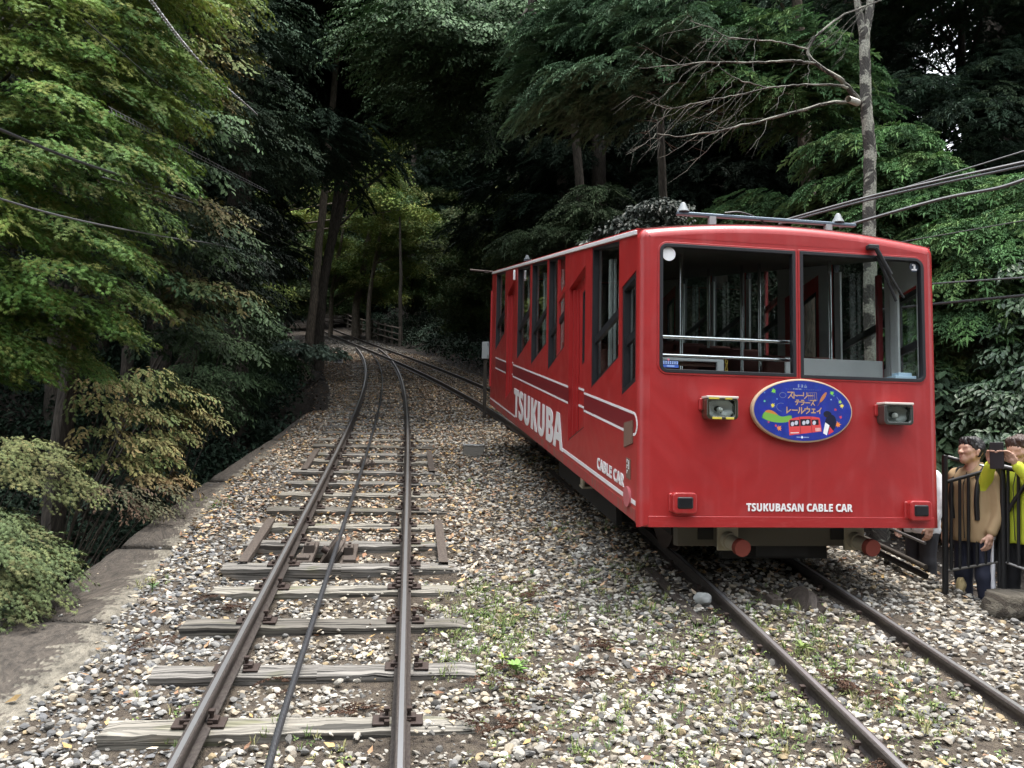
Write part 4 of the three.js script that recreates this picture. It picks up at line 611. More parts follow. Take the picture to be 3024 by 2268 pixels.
// tree or shrub: base point, limbs in world space, foliage pads in world space
function tree({ name, label, category, group, base, limbs, bark, pads, kind, mat, cols, scale = 1, extra }) {
  const g = thing(name, label, category, base, 0, group);
  if (limbs?.length) { const main = limbs[0].map ? limbs : limbs; const geos = main.map((l) => limb(l.p.map((p) => p.clone().sub(base)), l.r, l.seg ?? 8, l.n ?? Math.max(8, l.p.length * 4), l.w ?? 0.01)); part(g, category === 'shrub' || category === 'plant' ? 'stem' : 'trunk', [geos[0]], bark); if (geos.length > 1) part(g, 'branches', geos.slice(1), bark); }
  const s = []; for (const p of pads) padSprays(s, p, kind, p.cols ?? cols, (p.s ?? 1) * scale, p.from ?? (p.free ? null : base)); plantCrown(g, kind, mat, s);
  return g;
}
const P = (px, py, t, rx, ry, rz, n, o = {}) => ({ c: at(px, py, t), r: [rx, ry, rz], n, ...o });
const onGround = (x, t, d = 0.1) => V(x, groundY(x, t) - d, -t);
const G = { // linear leaf colours
  maple: [[0.14, 0.27, 0.05], [0.115, 0.23, 0.05], [0.19, 0.28, 0.055], [0.25, 0.28, 0.065]],
  mapleGold: [[0.24, 0.31, 0.065], [0.2, 0.3, 0.065], [0.29, 0.31, 0.07], [0.17, 0.28, 0.06]],
  olive: [[0.17, 0.2, 0.07], [0.14, 0.19, 0.065], [0.21, 0.2, 0.075], [0.25, 0.2, 0.085]],
  brownish: [[0.2, 0.19, 0.075], [0.16, 0.18, 0.065], [0.24, 0.19, 0.08]],
  green: [[0.08, 0.15, 0.06], [0.095, 0.17, 0.065], [0.065, 0.12, 0.052]],
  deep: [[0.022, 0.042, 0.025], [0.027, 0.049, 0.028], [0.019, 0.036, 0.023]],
  cypress: [[0.095, 0.19, 0.075], [0.115, 0.22, 0.08], [0.075, 0.155, 0.065], [0.145, 0.235, 0.085]],
  yellow: [[0.23, 0.3, 0.07], [0.18, 0.26, 0.07], [0.27, 0.28, 0.075], [0.12, 0.2, 0.06]],
  gloss: [[0.04, 0.075, 0.035], [0.05, 0.09, 0.04], [0.035, 0.065, 0.035]],
};

// ---------------------------------------------------------------- left side, near to far
// tall Japanese maple leaning over the wall (top left)
{
  const b = onGround(-6.9, 9.9);
  const lm = [{ p: [b, V(-6.8, b.y + 2, -9.9), V(-6.6, b.y + 4.2, -9.7), V(-6.2, b.y + 7.5, -9.5)], r: [0.17, 0.13, 0.1, 0.05] }];
  const edge = (y) => interp([[-260, 640], [0, 560], [160, 470], [300, 470], [420, 430], [560, 380], [700, 390], [820, 290], [960, 330], [1100, 300]], y), pads = [];
  for (let y = -260; y < 1110; y += 82) for (let x = -230 + rr(0, 60); x < edge(y); x += 128) {
    const gold = smooth(-0.25, 0.35, 0.4 - y / 700 + 0.9 * fbm(x / 260, y / 260, 5)), sp = y > 700 ? 0.75 : 1;
    pads.push(P(x + gauss() * 35, y + gauss() * 30, 8.4 + 0.0016 * x + gauss() * 0.55, rr(0.4, 0.7) * sp, rr(0.07, 0.15), rr(0.4, 0.65) * sp, Math.round(rr(54, 100)), { s: 0.82, cols: rnd() < gold ? G.mapleGold : G.maple, k: rr(0.7, 1.25), slope: rr(0.15, 0.5) }));
  }
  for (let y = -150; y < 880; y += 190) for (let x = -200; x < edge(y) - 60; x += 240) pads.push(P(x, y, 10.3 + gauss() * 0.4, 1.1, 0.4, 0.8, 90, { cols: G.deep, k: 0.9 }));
  for (let i = 0; i < 8; i++) pads.push(P(60 + gauss() * 300, -700 + gauss() * 240, 11.5 + gauss() * 1.4, 1.7, 0.45, 1.5, 150, { cols: G.maple }));
  pads.filter((_, i) => i % 2 === 0).forEach((p) => { if (rnd() < 0.5) return; const s = V(-6.65, clamp(p.c.y - 0.9, b.y + 1.2, b.y + 7.2), -9.75); lm.push({ p: [s, s.clone().lerp(p.c, 0.5).add(V(0, 0.15, 0)), p.c.clone().add(V(0, -0.05, 0))], r: [0.045, 0.028, 0.01], seg: 6 }); });
  tree({ name: 'maple_tree', label: 'tall green and gold maple filling the upper left corner by the wires', category: 'tree', base: b, limbs: lm, bark: M.barkDark, pads, kind: 'maple', mat: L.lit, cols: G.maple, scale: 1.0 });
}
// olive broadleaf tree behind it
{
  const b = onGround(-7.2, 13.5), lm = [{ p: [b, V(-7.1, b.y + 2.5, -13.4), V(-6.8, b.y + 5, -13.2), V(-6.2, b.y + 8.5, -13)], r: [0.2, 0.16, 0.11, 0.05] }];
  const edge = (y) => interp([[-150, 700], [0, 600], [120, 570], [200, 640], [330, 660], [420, 560], [500, 560], [600, 620], [700, 610], [860, 650], [950, 540]], y), pads = [];
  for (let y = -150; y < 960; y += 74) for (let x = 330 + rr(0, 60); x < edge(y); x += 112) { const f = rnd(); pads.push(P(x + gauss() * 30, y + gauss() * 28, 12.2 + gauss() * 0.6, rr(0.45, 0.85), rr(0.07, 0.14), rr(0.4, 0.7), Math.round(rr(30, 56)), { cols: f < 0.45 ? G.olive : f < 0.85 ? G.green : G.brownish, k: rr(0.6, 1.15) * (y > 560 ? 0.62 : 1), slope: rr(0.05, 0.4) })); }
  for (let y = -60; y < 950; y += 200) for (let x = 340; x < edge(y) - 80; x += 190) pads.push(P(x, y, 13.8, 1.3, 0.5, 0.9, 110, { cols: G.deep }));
  for (let i = 0; i < 11; i++) pads.push(P(480 + gauss() * 400, -560 + gauss() * 240, 13.5 + gauss() * 2, 2.2, 0.7, 2, 230, { cols: G.green }));
  pads.slice(0, 18).forEach((p) => { const s = V(-6.9, clamp(p.c.y - 0.8, b.y + 1.2, b.y + 8), -13.3); lm.push({ p: [s, s.clone().lerp(p.c, 0.5).add(V(0, 0.2, 0)), p.c.clone()], r: [0.05, 0.03, 0.012], seg: 6 }); });
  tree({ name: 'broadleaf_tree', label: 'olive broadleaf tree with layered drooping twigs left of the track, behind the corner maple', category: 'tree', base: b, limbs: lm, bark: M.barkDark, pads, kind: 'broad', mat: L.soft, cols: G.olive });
}
// shrubs below
function shrub(label, base, pads, kind, cols, mat = L.soft, group, bark = M.barkDark, scale = 1, arms = 0.014) {
  const lm = pads.map((p) => ({ p: [base.clone(), base.clone().lerp(p.c, 0.55).add(V(gauss() * 0.1, 0.12, gauss() * 0.1)), p.c.clone()], r: [arms * 1.8, arms, arms * 0.5], seg: 6 }));
  return tree({ name: 'shrub', label, category: 'shrub', group, base, limbs: lm, bark, pads, kind, mat, cols, scale });
}
shrub('pale green maple bush hanging over the concrete wall at the lower left', onGround(-5.0, 6.9), [P(10, 1530, 6.9, 0.3, 0.07, 0.3, 52, { slope: 0.45 }), P(80, 1590, 6.9, 0.34, 0.07, 0.28, 52, { slope: 0.55 }), P(30, 1620, 6.7, 0.36, 0.08, 0.32, 60, { slope: 0.3 }), P(150, 1650, 7.0, 0.2, 0.05, 0.2, 26, { slope: 0.5 }), P(70, 1690, 6.8, 0.28, 0.06, 0.26, 40, { slope: 0.5, k: 0.8 }), P(20, 1720, 6.6, 0.3, 0.08, 0.3, 44, { k: 0.75 }), P(40, 1800, 6.6, 0.22, 0.07, 0.25, 26, { k: 0.6 }), P(-120, 1600, 6.6, 0.5, 0.15, 0.5, 70), P(-140, 1750, 6.5, 0.5, 0.15, 0.5, 70)], 'maple', [[0.125, 0.165, 0.065], [0.105, 0.145, 0.06], [0.15, 0.175, 0.07], [0.155, 0.16, 0.065]], L.soft, undefined, M.barkDark, 0.62, 0.007);
shrub('drooping yellow-green maple sprig above the pale bush by the wall', onGround(-5.9, 7.8), [P(105, 1310, 7.3, 0.22, 0.04, 0.22, 28, { slope: 0.35 }), P(160, 1365, 7.3, 0.22, 0.05, 0.22, 26, { slope: 0.45 }), P(85, 1390, 7.2, 0.22, 0.05, 0.22, 26, { slope: 0.3 }), P(235, 1430, 7.4, 0.15, 0.05, 0.15, 18, { slope: 0.5 }), P(30, 1330, 7.2, 0.25, 0.06, 0.25, 26), P(150, 1465, 7.3, 0.12, 0.04, 0.12, 8), P(-120, 1380, 7.2, 0.3, 0.1, 0.3, 24)], 'maple', [[0.14, 0.155, 0.06], [0.12, 0.145, 0.055], [0.16, 0.155, 0.062]], L.soft, undefined, M.barkDark, 0.6, 0.007);
{
  const b = onGround(-6.1, 11.2), pads = [[340, 1130, 10.2], [430, 1100, 10.6], [520, 1150, 11], [370, 1200, 10.3], [470, 1220, 10.8], [310, 1270, 10.2], [420, 1300, 10.5], [500, 1275, 11.2], [330, 1350, 10.3], [550, 1215, 11.4], [440, 1345, 10.7], [300, 1180, 10.2]].map(([x, y, t], i) => P(x, y, t, rr(0.28, 0.46), rr(0.05, 0.09), rr(0.25, 0.45), Math.round(rr(18, 34)), { cols: i % 3 ? G.olive : G.brownish, k: rr(0.7, 1.05), slope: rr(-0.1, 0.25) }));
  pads.push(P(465, 1405, 10.4, 0.36, 0.07, 0.3, 34, { cols: [[0.19, 0.125, 0.055], [0.16, 0.12, 0.05], [0.17, 0.14, 0.06]] }));
  shrub('olive shrub with a brownish patch of leaves in the dark ditch beside the wall', b, pads, 'broad', G.olive, L.soft, undefined, M.bark, 0.72, 0.008);
}
shrub('bare-stemmed reddish shrub low in the ditch below the olive shrub', onGround(-5.5, 9.8), [P(390, 1480, 9.4, 0.3, 0.1, 0.3, 18), P(440, 1500, 9.6, 0.26, 0.1, 0.26, 14), P(340, 1440, 9.3, 0.3, 0.1, 0.3, 18), P(480, 1450, 9.9, 0.22, 0.1, 0.22, 10)], 'broad', [[0.1, 0.065, 0.042], [0.08, 0.07, 0.04], [0.07, 0.075, 0.04]], L.soft, undefined, M.bark, 0.6, 0.006);
const dark1 = [[590, 1000, 13.5], [680, 950, 15.5], [720, 1040, 17.5], [600, 1100, 15.5], [720, 1120, 20], [820, 1070, 23], [520, 1140, 14.5], [560, 1200, 15.5], [640, 1160, 18.5]];
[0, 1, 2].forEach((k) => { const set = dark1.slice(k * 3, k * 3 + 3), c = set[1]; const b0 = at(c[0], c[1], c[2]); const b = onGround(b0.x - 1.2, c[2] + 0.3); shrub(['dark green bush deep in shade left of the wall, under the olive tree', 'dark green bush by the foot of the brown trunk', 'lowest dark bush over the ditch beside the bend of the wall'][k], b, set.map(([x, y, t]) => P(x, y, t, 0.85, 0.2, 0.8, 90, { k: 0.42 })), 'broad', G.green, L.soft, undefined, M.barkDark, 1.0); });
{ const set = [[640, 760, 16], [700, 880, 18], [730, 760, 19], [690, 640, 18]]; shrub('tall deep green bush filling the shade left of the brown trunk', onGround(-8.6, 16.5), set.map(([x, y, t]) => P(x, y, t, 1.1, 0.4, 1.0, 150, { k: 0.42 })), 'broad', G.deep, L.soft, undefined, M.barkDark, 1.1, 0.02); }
shrub('small glossy bush catching light right beside the brown trunk', onGround(-7.1, 27), [P(935, 1035, 26.5, 0.45, 0.25, 0.45, 60), P(985, 1040, 27, 0.3, 0.16, 0.3, 26), P(860, 1030, 26, 0.6, 0.3, 0.6, 70)], 'glossy', [[0.12, 0.17, 0.12], [0.1, 0.15, 0.11]], L.gloss, undefined, M.barkDark, 1.2);

// dim broadleaf tree filling the dark upper left of the trunk
{
  const b = onGround(-9.2, 20, 0.2), pads = [], lm = [{ p: [b, V(-9.1, b.y + 4, -20), V(-8.8, b.y + 8, -19.8), V(-8.5, b.y + 12, -19.6)], r: [0.16, 0.13, 0.09, 0.04] }];
  for (let y = 20; y < 520; y += 70) for (let x = 570 + rr(0, 60); x < 900; x += 105) pads.push(P(x + gauss() * 40, y + gauss() * 30, 19 + gauss() * 1.2, rr(0.7, 1.2), rr(0.12, 0.22), 1.0, Math.round(rr(36, 64)), { k: rr(0.7, 1.3), slope: rr(0, 0.4) }));
  tree({ name: 'broadleaf_tree', label: 'dim broadleaf tree in the dark upper left, above and left of the brown trunk', category: 'tree', base: b, limbs: lm, bark: M.barkDark, pads, kind: 'broad', mat: L.plain, cols: [[0.065, 0.105, 0.062], [0.08, 0.12, 0.07], [0.055, 0.09, 0.055]], scale: 1.1 });
}
// straight brown trunk
{
  const b = onGround(-6.93, 28.2, 0.3), tops = [at(905, 1110, 28.3), at(925, 900, 28.3), at(945, 700, 28.3), at(962, 520, 28.3), at(985, 280, 28.3), at(1005, 40, 28.2), at(1020, -250, 28.2)];
  const pads = []; for (let i = 0; i < 12; i++) pads.push({ c: at(1010 + gauss() * 190, -140 + gauss() * 260, 28 + gauss() * 3), r: [2.6, 0.9, 2.6], n: 260, k: 0.9 });
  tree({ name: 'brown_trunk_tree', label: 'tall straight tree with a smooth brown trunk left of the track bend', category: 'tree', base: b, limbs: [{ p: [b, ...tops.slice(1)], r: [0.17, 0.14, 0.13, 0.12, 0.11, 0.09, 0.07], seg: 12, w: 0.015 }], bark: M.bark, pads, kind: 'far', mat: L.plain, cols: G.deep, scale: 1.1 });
}
// dark forked tree beside it
{
  const b = onGround(-7.1, 31, 0.3), t = 31, q = (x, y, d = 0) => at(x, y, t + d);
  const lm = [{ p: [b, q(945, 940), q(968, 760), q(1010, 600), q(1045, 470), q(1075, 330), q(1110, 180), q(1140, -60)], r: [0.2, 0.18, 0.17, 0.15, 0.13, 0.11, 0.09, 0.05] },
    { p: [q(955, 880), q(985, 640), q(1003, 520), q(1030, 430), q(1010, 330), q(1030, 150), q(1000, -60)], r: [0.12, 0.115, 0.11, 0.1, 0.08, 0.06, 0.04] },
    { p: [q(1040, 575), q(1090, 545), q(1140, 500), q(1175, 455), q(1182, 400), q(1190, 340)], r: [0.07, 0.06, 0.05, 0.045, 0.035, 0.02] },
    { p: [q(1062, 440), q(1100, 400), q(1150, 385), q(1200, 360), q(1260, 345)], r: [0.09, 0.07, 0.05, 0.035, 0.02] },
    { p: [q(1055, 540), q(1100, 535), q(1160, 540)], r: [0.03, 0.025, 0.012] }, { p: [q(985, 680), q(1030, 640), q(1075, 590)], r: [0.05, 0.04, 0.015] }];
  const pads = [[1010, 200], [940, 90], [1110, 60], [1010, -60], [1180, 260], [890, 220], [850, 60], [1090, -150], [1230, 330], [930, 330], [880, 430], [1280, 230], [820, 320], [800, 180]].map(([x, y], i) => ({ c: at(x, y, 30.5 + gauss() * 2), r: [2.0, 0.75, 2.0], n: 250, k: 0.75 }));
  for (let i = 0; i < 16; i++) pads.push({ c: V(-5 + gauss() * 4, b.y + 13 + gauss() * 2.5, -30 + gauss() * 4.5), r: [3.2, 1.0, 3.0], n: 260, k: 0.9 });
  tree({ name: 'forked_tree', label: 'dark forked tree leaning right beside the brown trunk, against the bright gap', category: 'tree', base: b, limbs: lm, bark: M.barkDark, pads, kind: 'far', mat: L.plain, cols: G.deep });
}
// yellow-green maples lit in the gap where the line disappears
{
  const spots = [[-14.0, 47, [[1120, 420], [1150, 500], [1110, 580], [1180, 620], [1080, 660], [1140, 380]], 'yellow-green maple glowing in the gap between the trunks'], [-8.6, 50, [[1190, 700], [1230, 640], [1130, 740], [1210, 790], [1240, 730], [1150, 830], [1180, 560]], 'yellow-green maple right of the gap, above the track'], [-11.5, 53, [[1010, 800], [1060, 780], [1000, 730], [1050, 860], [1100, 830], [1130, 880], [1060, 560]], 'light green tree low in the gap where the track vanishes']];
  spots.forEach(([x, t, set, label], k) => {
    const b = onGround(x, t, 0.3), pads = set.map(([px, py]) => ({ c: at(px, py, t + gauss()), r: [rr(1.0, 1.8), rr(0.2, 0.4), 1.5], n: 80, k: rr(0.55, 1.2), slope: rr(-0.1, 0.3) }));
    for (let q = 0; q < 7; q++) pads.push({ c: V(x + gauss() * 2.6, b.y + rr(3, 10), -t + gauss() * 1.5), r: [rr(0.9, 1.8), 0.3, 1.5], n: 70, k: rr(0.5, 1.1) });
    tree({ name: 'maple_tree', label, category: 'tree', base: b, limbs: [{ p: [b, V(x, b.y + 3, -t), V(x + 0.4, b.y + 6, -t), V(x + 0.8, b.y + 9, -t)], r: [0.16, 0.13, 0.1, 0.04] }, ...pads.slice(0, 5).map((p) => ({ p: [V(x + 0.2, clamp(p.c.y - 1, b.y + 1.5, b.y + 8), -t), p.c.clone()], r: [0.06, 0.02], seg: 6 }))], bark: M.bark, pads, kind: 'farMaple', mat: L.soft, cols: G.yellow, scale: 1.3 });
  });
  const b = onGround(-6.1, 46, 0.2); tree({ name: 'slim_tree', label: 'slim dark bare trunk standing before the yellow-green maple', category: 'tree', base: b, limbs: [{ p: [b, at(1182, 900, 46), at(1184, 800, 46), at(1180, 640, 46)], r: [0.11, 0.1, 0.09, 0.05] }], bark: M.barkDark, pads: [P(1190, 600, 46, 1, 0.5, 1, 30)], kind: 'farMaple', mat: L.soft, cols: G.green });
  const b2 = onGround(-9.7, 52, 0.2); tree({ name: 'pale_trunk_tree', label: 'pale slanting trunk in the gap beside the lamp spots', category: 'tree', base: b2, limbs: [{ p: [b2, at(1052, 900, 52), at(1068, 830, 52), at(1082, 740, 52), at(1110, 600, 52)], r: [0.3, 0.22, 0.2, 0.17, 0.1] }], bark: M.bark, pads: [P(1110, 560, 52, 2, 0.8, 2, 120)], kind: 'farMaple', mat: L.soft, cols: G.yellow });
}
// broadleaf branches over the track, top centre
{
  const b = onGround(2.2, 25, 0.3), q = (x, y, t) => at(x, y, t), lm = [{ p: [b, V(2.0, b.y + 5, -24.6), V(1.4, b.y + 10, -23.5), V(0.6, b.y + 15, -22)], r: [0.17, 0.15, 0.12, 0.07] }];
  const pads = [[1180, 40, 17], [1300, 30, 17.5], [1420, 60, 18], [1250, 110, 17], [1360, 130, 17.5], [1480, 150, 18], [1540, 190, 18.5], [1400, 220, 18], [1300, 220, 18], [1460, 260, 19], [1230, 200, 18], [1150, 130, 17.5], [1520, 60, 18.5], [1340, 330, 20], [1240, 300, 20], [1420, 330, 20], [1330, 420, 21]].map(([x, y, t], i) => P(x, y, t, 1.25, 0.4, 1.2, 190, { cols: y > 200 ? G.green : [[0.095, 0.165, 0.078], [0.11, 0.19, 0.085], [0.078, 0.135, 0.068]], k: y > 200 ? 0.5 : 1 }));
  for (let i = 0; i < 14; i++) pads.push({ c: V(-1.5 + gauss() * 3.5, b.y + 14 + gauss() * 1.6, -23 + gauss() * 4), r: [2.8, 0.9, 2.8], n: 240, cols: G.green });
  for (let i = 0; i < 10; i++) pads.push(P(1350 + gauss() * 260, -260 + gauss() * 160, 21 + gauss() * 2.5, 2.2, 0.8, 2.2, 230, { cols: G.green }));
  pads.slice(0, 10).forEach((p) => lm.push({ p: [V(1.2, b.y + 10.5, -23.4), p.c.clone().lerp(V(1.2, b.y + 11, -23.4), 0.5).add(V(0, 0.5, 0)), p.c.clone()], r: [0.09, 0.05, 0.015], seg: 6 }));
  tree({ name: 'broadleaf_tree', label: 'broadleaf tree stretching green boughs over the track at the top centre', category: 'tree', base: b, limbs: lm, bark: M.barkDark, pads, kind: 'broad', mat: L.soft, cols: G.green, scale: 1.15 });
}
// cypresses behind and right of the car
function cypress(label, base, trunkPts, radii, pads, cols = G.cypress, scale = 1, bark = M.bark) {
  return tree({ name: 'cypress_tree', label, category: 'tree', base, limbs: [{ p: [base, ...trunkPts], r: radii, seg: 10, w: 0.02 }, ...pads.filter((_, i) => i % 2 === 0).map((p) => { const k = clamp((p.c.y - base.y + 0.3) / (trunkPts[trunkPts.length - 1].y - base.y), 0.08, 0.98), all = [base, ...trunkPts], f = k * (all.length - 1), i = Math.min(all.length - 2, Math.floor(f)), s = all[i].clone().lerp(all[i + 1], f - i); return { p: [s, p.c.clone().lerp(s, 0.4).add(V(0, 0.15, 0)), p.c.clone()], r: [0.035, 0.022, 0.008], seg: 5, n: 8 }; })], bark, pads, kind: 'fan', mat: L.plain, cols, scale });
}
{
  const b = onGround(5.6, 15.2, 0.2), X = at(2385, 520, 15.2);
  const pads = [[1700, 60], [1800, 40], [1920, 50], [2040, 30], [1650, 140], [1760, 150], [1880, 140], [2000, 120], [2120, 80], [1630, 240], [1730, 250], [1840, 230], [1960, 220], [2080, 190], [2200, 150], [1680, 320], [1800, 310], [2300, 100], [2250, 230], [2370, 160], [2140, 270], [2330, 280], [2440, 230], [2470, 330], [2300, 330]].map(([x, y], i) => P(x, y, 13.6 + gauss() * 0.9, 0.85, 0.32, 0.8, 120, { cols: x < 2100 ? [[0.09, 0.16, 0.085], [0.105, 0.185, 0.092], [0.072, 0.132, 0.07]] : G.cypress, k: 1.05 }));
  for (let i = 0; i < 10; i++) pads.push(P(2100 + gauss() * 420, -260 + gauss() * 150, 14 + gauss() * 1.5, 1.7, 0.6, 1.6, 200));
  cypress('grey-trunked cypress spreading pale fronds behind the roof of the red car', b, [V(X.x, b.y + 1.5, -15.2), X, at(2375, 380, 15.2), at(2360, 150, 15.2), at(2350, -300, 15.2)], [0.17, 0.15, 0.135, 0.125, 0.11, 0.06], pads);
}
{
  const b = onGround(7.2, 13.6, 0.2);
  const pads = [[2490, 440, 12.6], [2640, 420, 12.6], [2480, 560, 12.6], [2600, 520, 12.4], [2700, 500, 12.4], [2480, 650, 12.8], [2640, 620, 12.2], [2740, 600, 12.2], [2820, 560, 12.4], [2800, 680, 12], [2880, 640, 12], [2760, 730, 11.8], [2860, 760, 11.8], [2790, 820, 11.6], [2880, 870, 11.6], [2800, 930, 11.5], [2850, 1000, 11.4], [2800, 1060, 11.4], [2870, 1120, 11.3], [2810, 1180, 11.3], [2900, 950, 11.3], [2930, 850, 11.4], [2840, 1240, 11.2], [2900, 1180, 11.2], [2780, 1000, 11.5], [2950, 1010, 11.3], [2960, 760, 10.6], [3000, 660, 10.8], [2910, 820, 10.7], [2990, 880, 10.6], [2880, 950, 10.8], [2860, 700, 11], [3010, 560, 11.2], [2560, 680, 12.6], [2940, 720, 12], [2230, 600, 14], [2180, 640, 14]].map(([x, y, t]) => P(x, y, t, 0.62, 0.24, 0.6, 105, { k: y > 900 ? 0.95 : 1.05 }));
  cypress('bright green cypress with drooping fans right behind the red car', b, [V(7.0, b.y + 1.2, -13.4), V(6.9, b.y + 2.3, -13.2), V(6.8, b.y + 3.4, -13)], [0.12, 0.1, 0.07, 0.03], pads, G.cypress, 1, M.barkDark);
}
{
  const b = onGround(10.5, 19, 0.2), pads = [];
  for (let i = 0; i < 52; i++) { const x = 2830 + gauss() * 230, y = 260 + gauss() * 300; if (Math.hypot(x - 2810, y - 130) > 130) pads.push(P(x, y, 17 + gauss() * 1.6, 0.95, 0.35, 1.0, 90, { k: 0.8 })); }
  for (let i = 0; i < 12; i++) pads.push(P(2750 + gauss() * 330, -220 + gauss() * 200, 18 + gauss() * 2, 1.9, 0.7, 1.8, 200));
  cypress('dark tall cypress in the upper right corner with specks of sky', b, [V(10.4, b.y + 4, -19), V(10.3, b.y + 9, -19), V(10.2, b.y + 15, -19)], [0.12, 0.1, 0.07, 0.04], pads, [[0.045, 0.085, 0.05], [0.055, 0.1, 0.055], [0.04, 0.07, 0.045], [0.07, 0.11, 0.055]], 1.15, M.barkDark);
}
{
  const b = onGround(9.0, 24, 0.2), pads = [];
  for (let i = 0; i < 44; i++) pads.push(P(2250 + gauss() * 300, 350 + gauss() * 330, 22 + gauss() * 1.8, 1.4, 0.5, 1.3, 120, { k: 0.7 }));
  cypress('shaded cypress behind the grey-trunked one', b, [V(9, b.y + 5, -24), V(8.9, b.y + 12, -24), V(8.8, b.y + 17, -24)], [0.3, 0.25, 0.17, 0.06], pads, G.deep, 1.3);
}
// low conifer and glossy camellia behind the roof
shrub('low dark conifer showing over the rear of the car roof', onGround(1.9, 21), [P(1720, 640, 19, 0.9, 0.3, 0.9, 90), P(1660, 700, 19, 0.9, 0.3, 0.9, 90), P(1760, 580, 19.5, 0.7, 0.25, 0.7, 60), P(1560, 720, 19.5, 0.8, 0.3, 0.8, 70), P(1800, 660, 19, 0.8, 0.3, 0.8, 80)], 'fan', [[0.05, 0.08, 0.04], [0.06, 0.095, 0.045]], L.plain, undefined, M.barkDark, 1.2, 0.03);
shrub('glossy camellia bush with shining leaves behind the car roof', onGround(3.2, 17.5), [P(1930, 630, 16.5, 0.55, 0.3, 0.55, 110), P(1850, 680, 16.5, 0.6, 0.26, 0.6, 110), P(1800, 720, 16.8, 0.6, 0.22, 0.6, 90), P(1960, 690, 16.5, 0.5, 0.25, 0.5, 80), P(1980, 620, 16.8, 0.4, 0.2, 0.4, 50)], 'glossy', [[0.055, 0.08, 0.06], [0.045, 0.07, 0.05]], L.gloss, undefined, M.barkDark, 1.0, 0.03);
// glossy evergreen bank on the right edge
{
  const pads = [[3010, 800, 10.2], [3030, 960, 10.2], [2990, 1040, 10.2], [2960, 1150, 10], [3010, 1200, 9.8], [2930, 1230, 10], [3070, 1100, 9.8], [3060, 900, 10], [2990, 1290, 9.6]].map(([x, y, t]) => P(x, y, t, 0.42, 0.18, 0.4, 56, { k: 1.1 }));
  shrub('dark glossy evergreen shrub at the right edge behind the people', onGround(6.6, 10.2), pads, 'glossy', G.gloss, L.gloss, undefined, M.barkDark, 0.75, 0.02);
  shrub('deep green evergreen hedge close behind the fence and people', onGround(6.2, 11.6), [[2760, 1250, 10.8], [2830, 1320, 10.6], [2900, 1370, 10.4], [2980, 1380, 10.2], [2780, 1380, 10.8], [2860, 1440, 10.6], [2700, 1150, 11], [3060, 1400, 10]].map(([x, y, t]) => P(x, y, t, 0.65, 0.34, 0.6, 110, { k: 0.75 })), 'glossy', G.gloss, L.plain, undefined, M.barkDark, 1.2, 0.03);
}
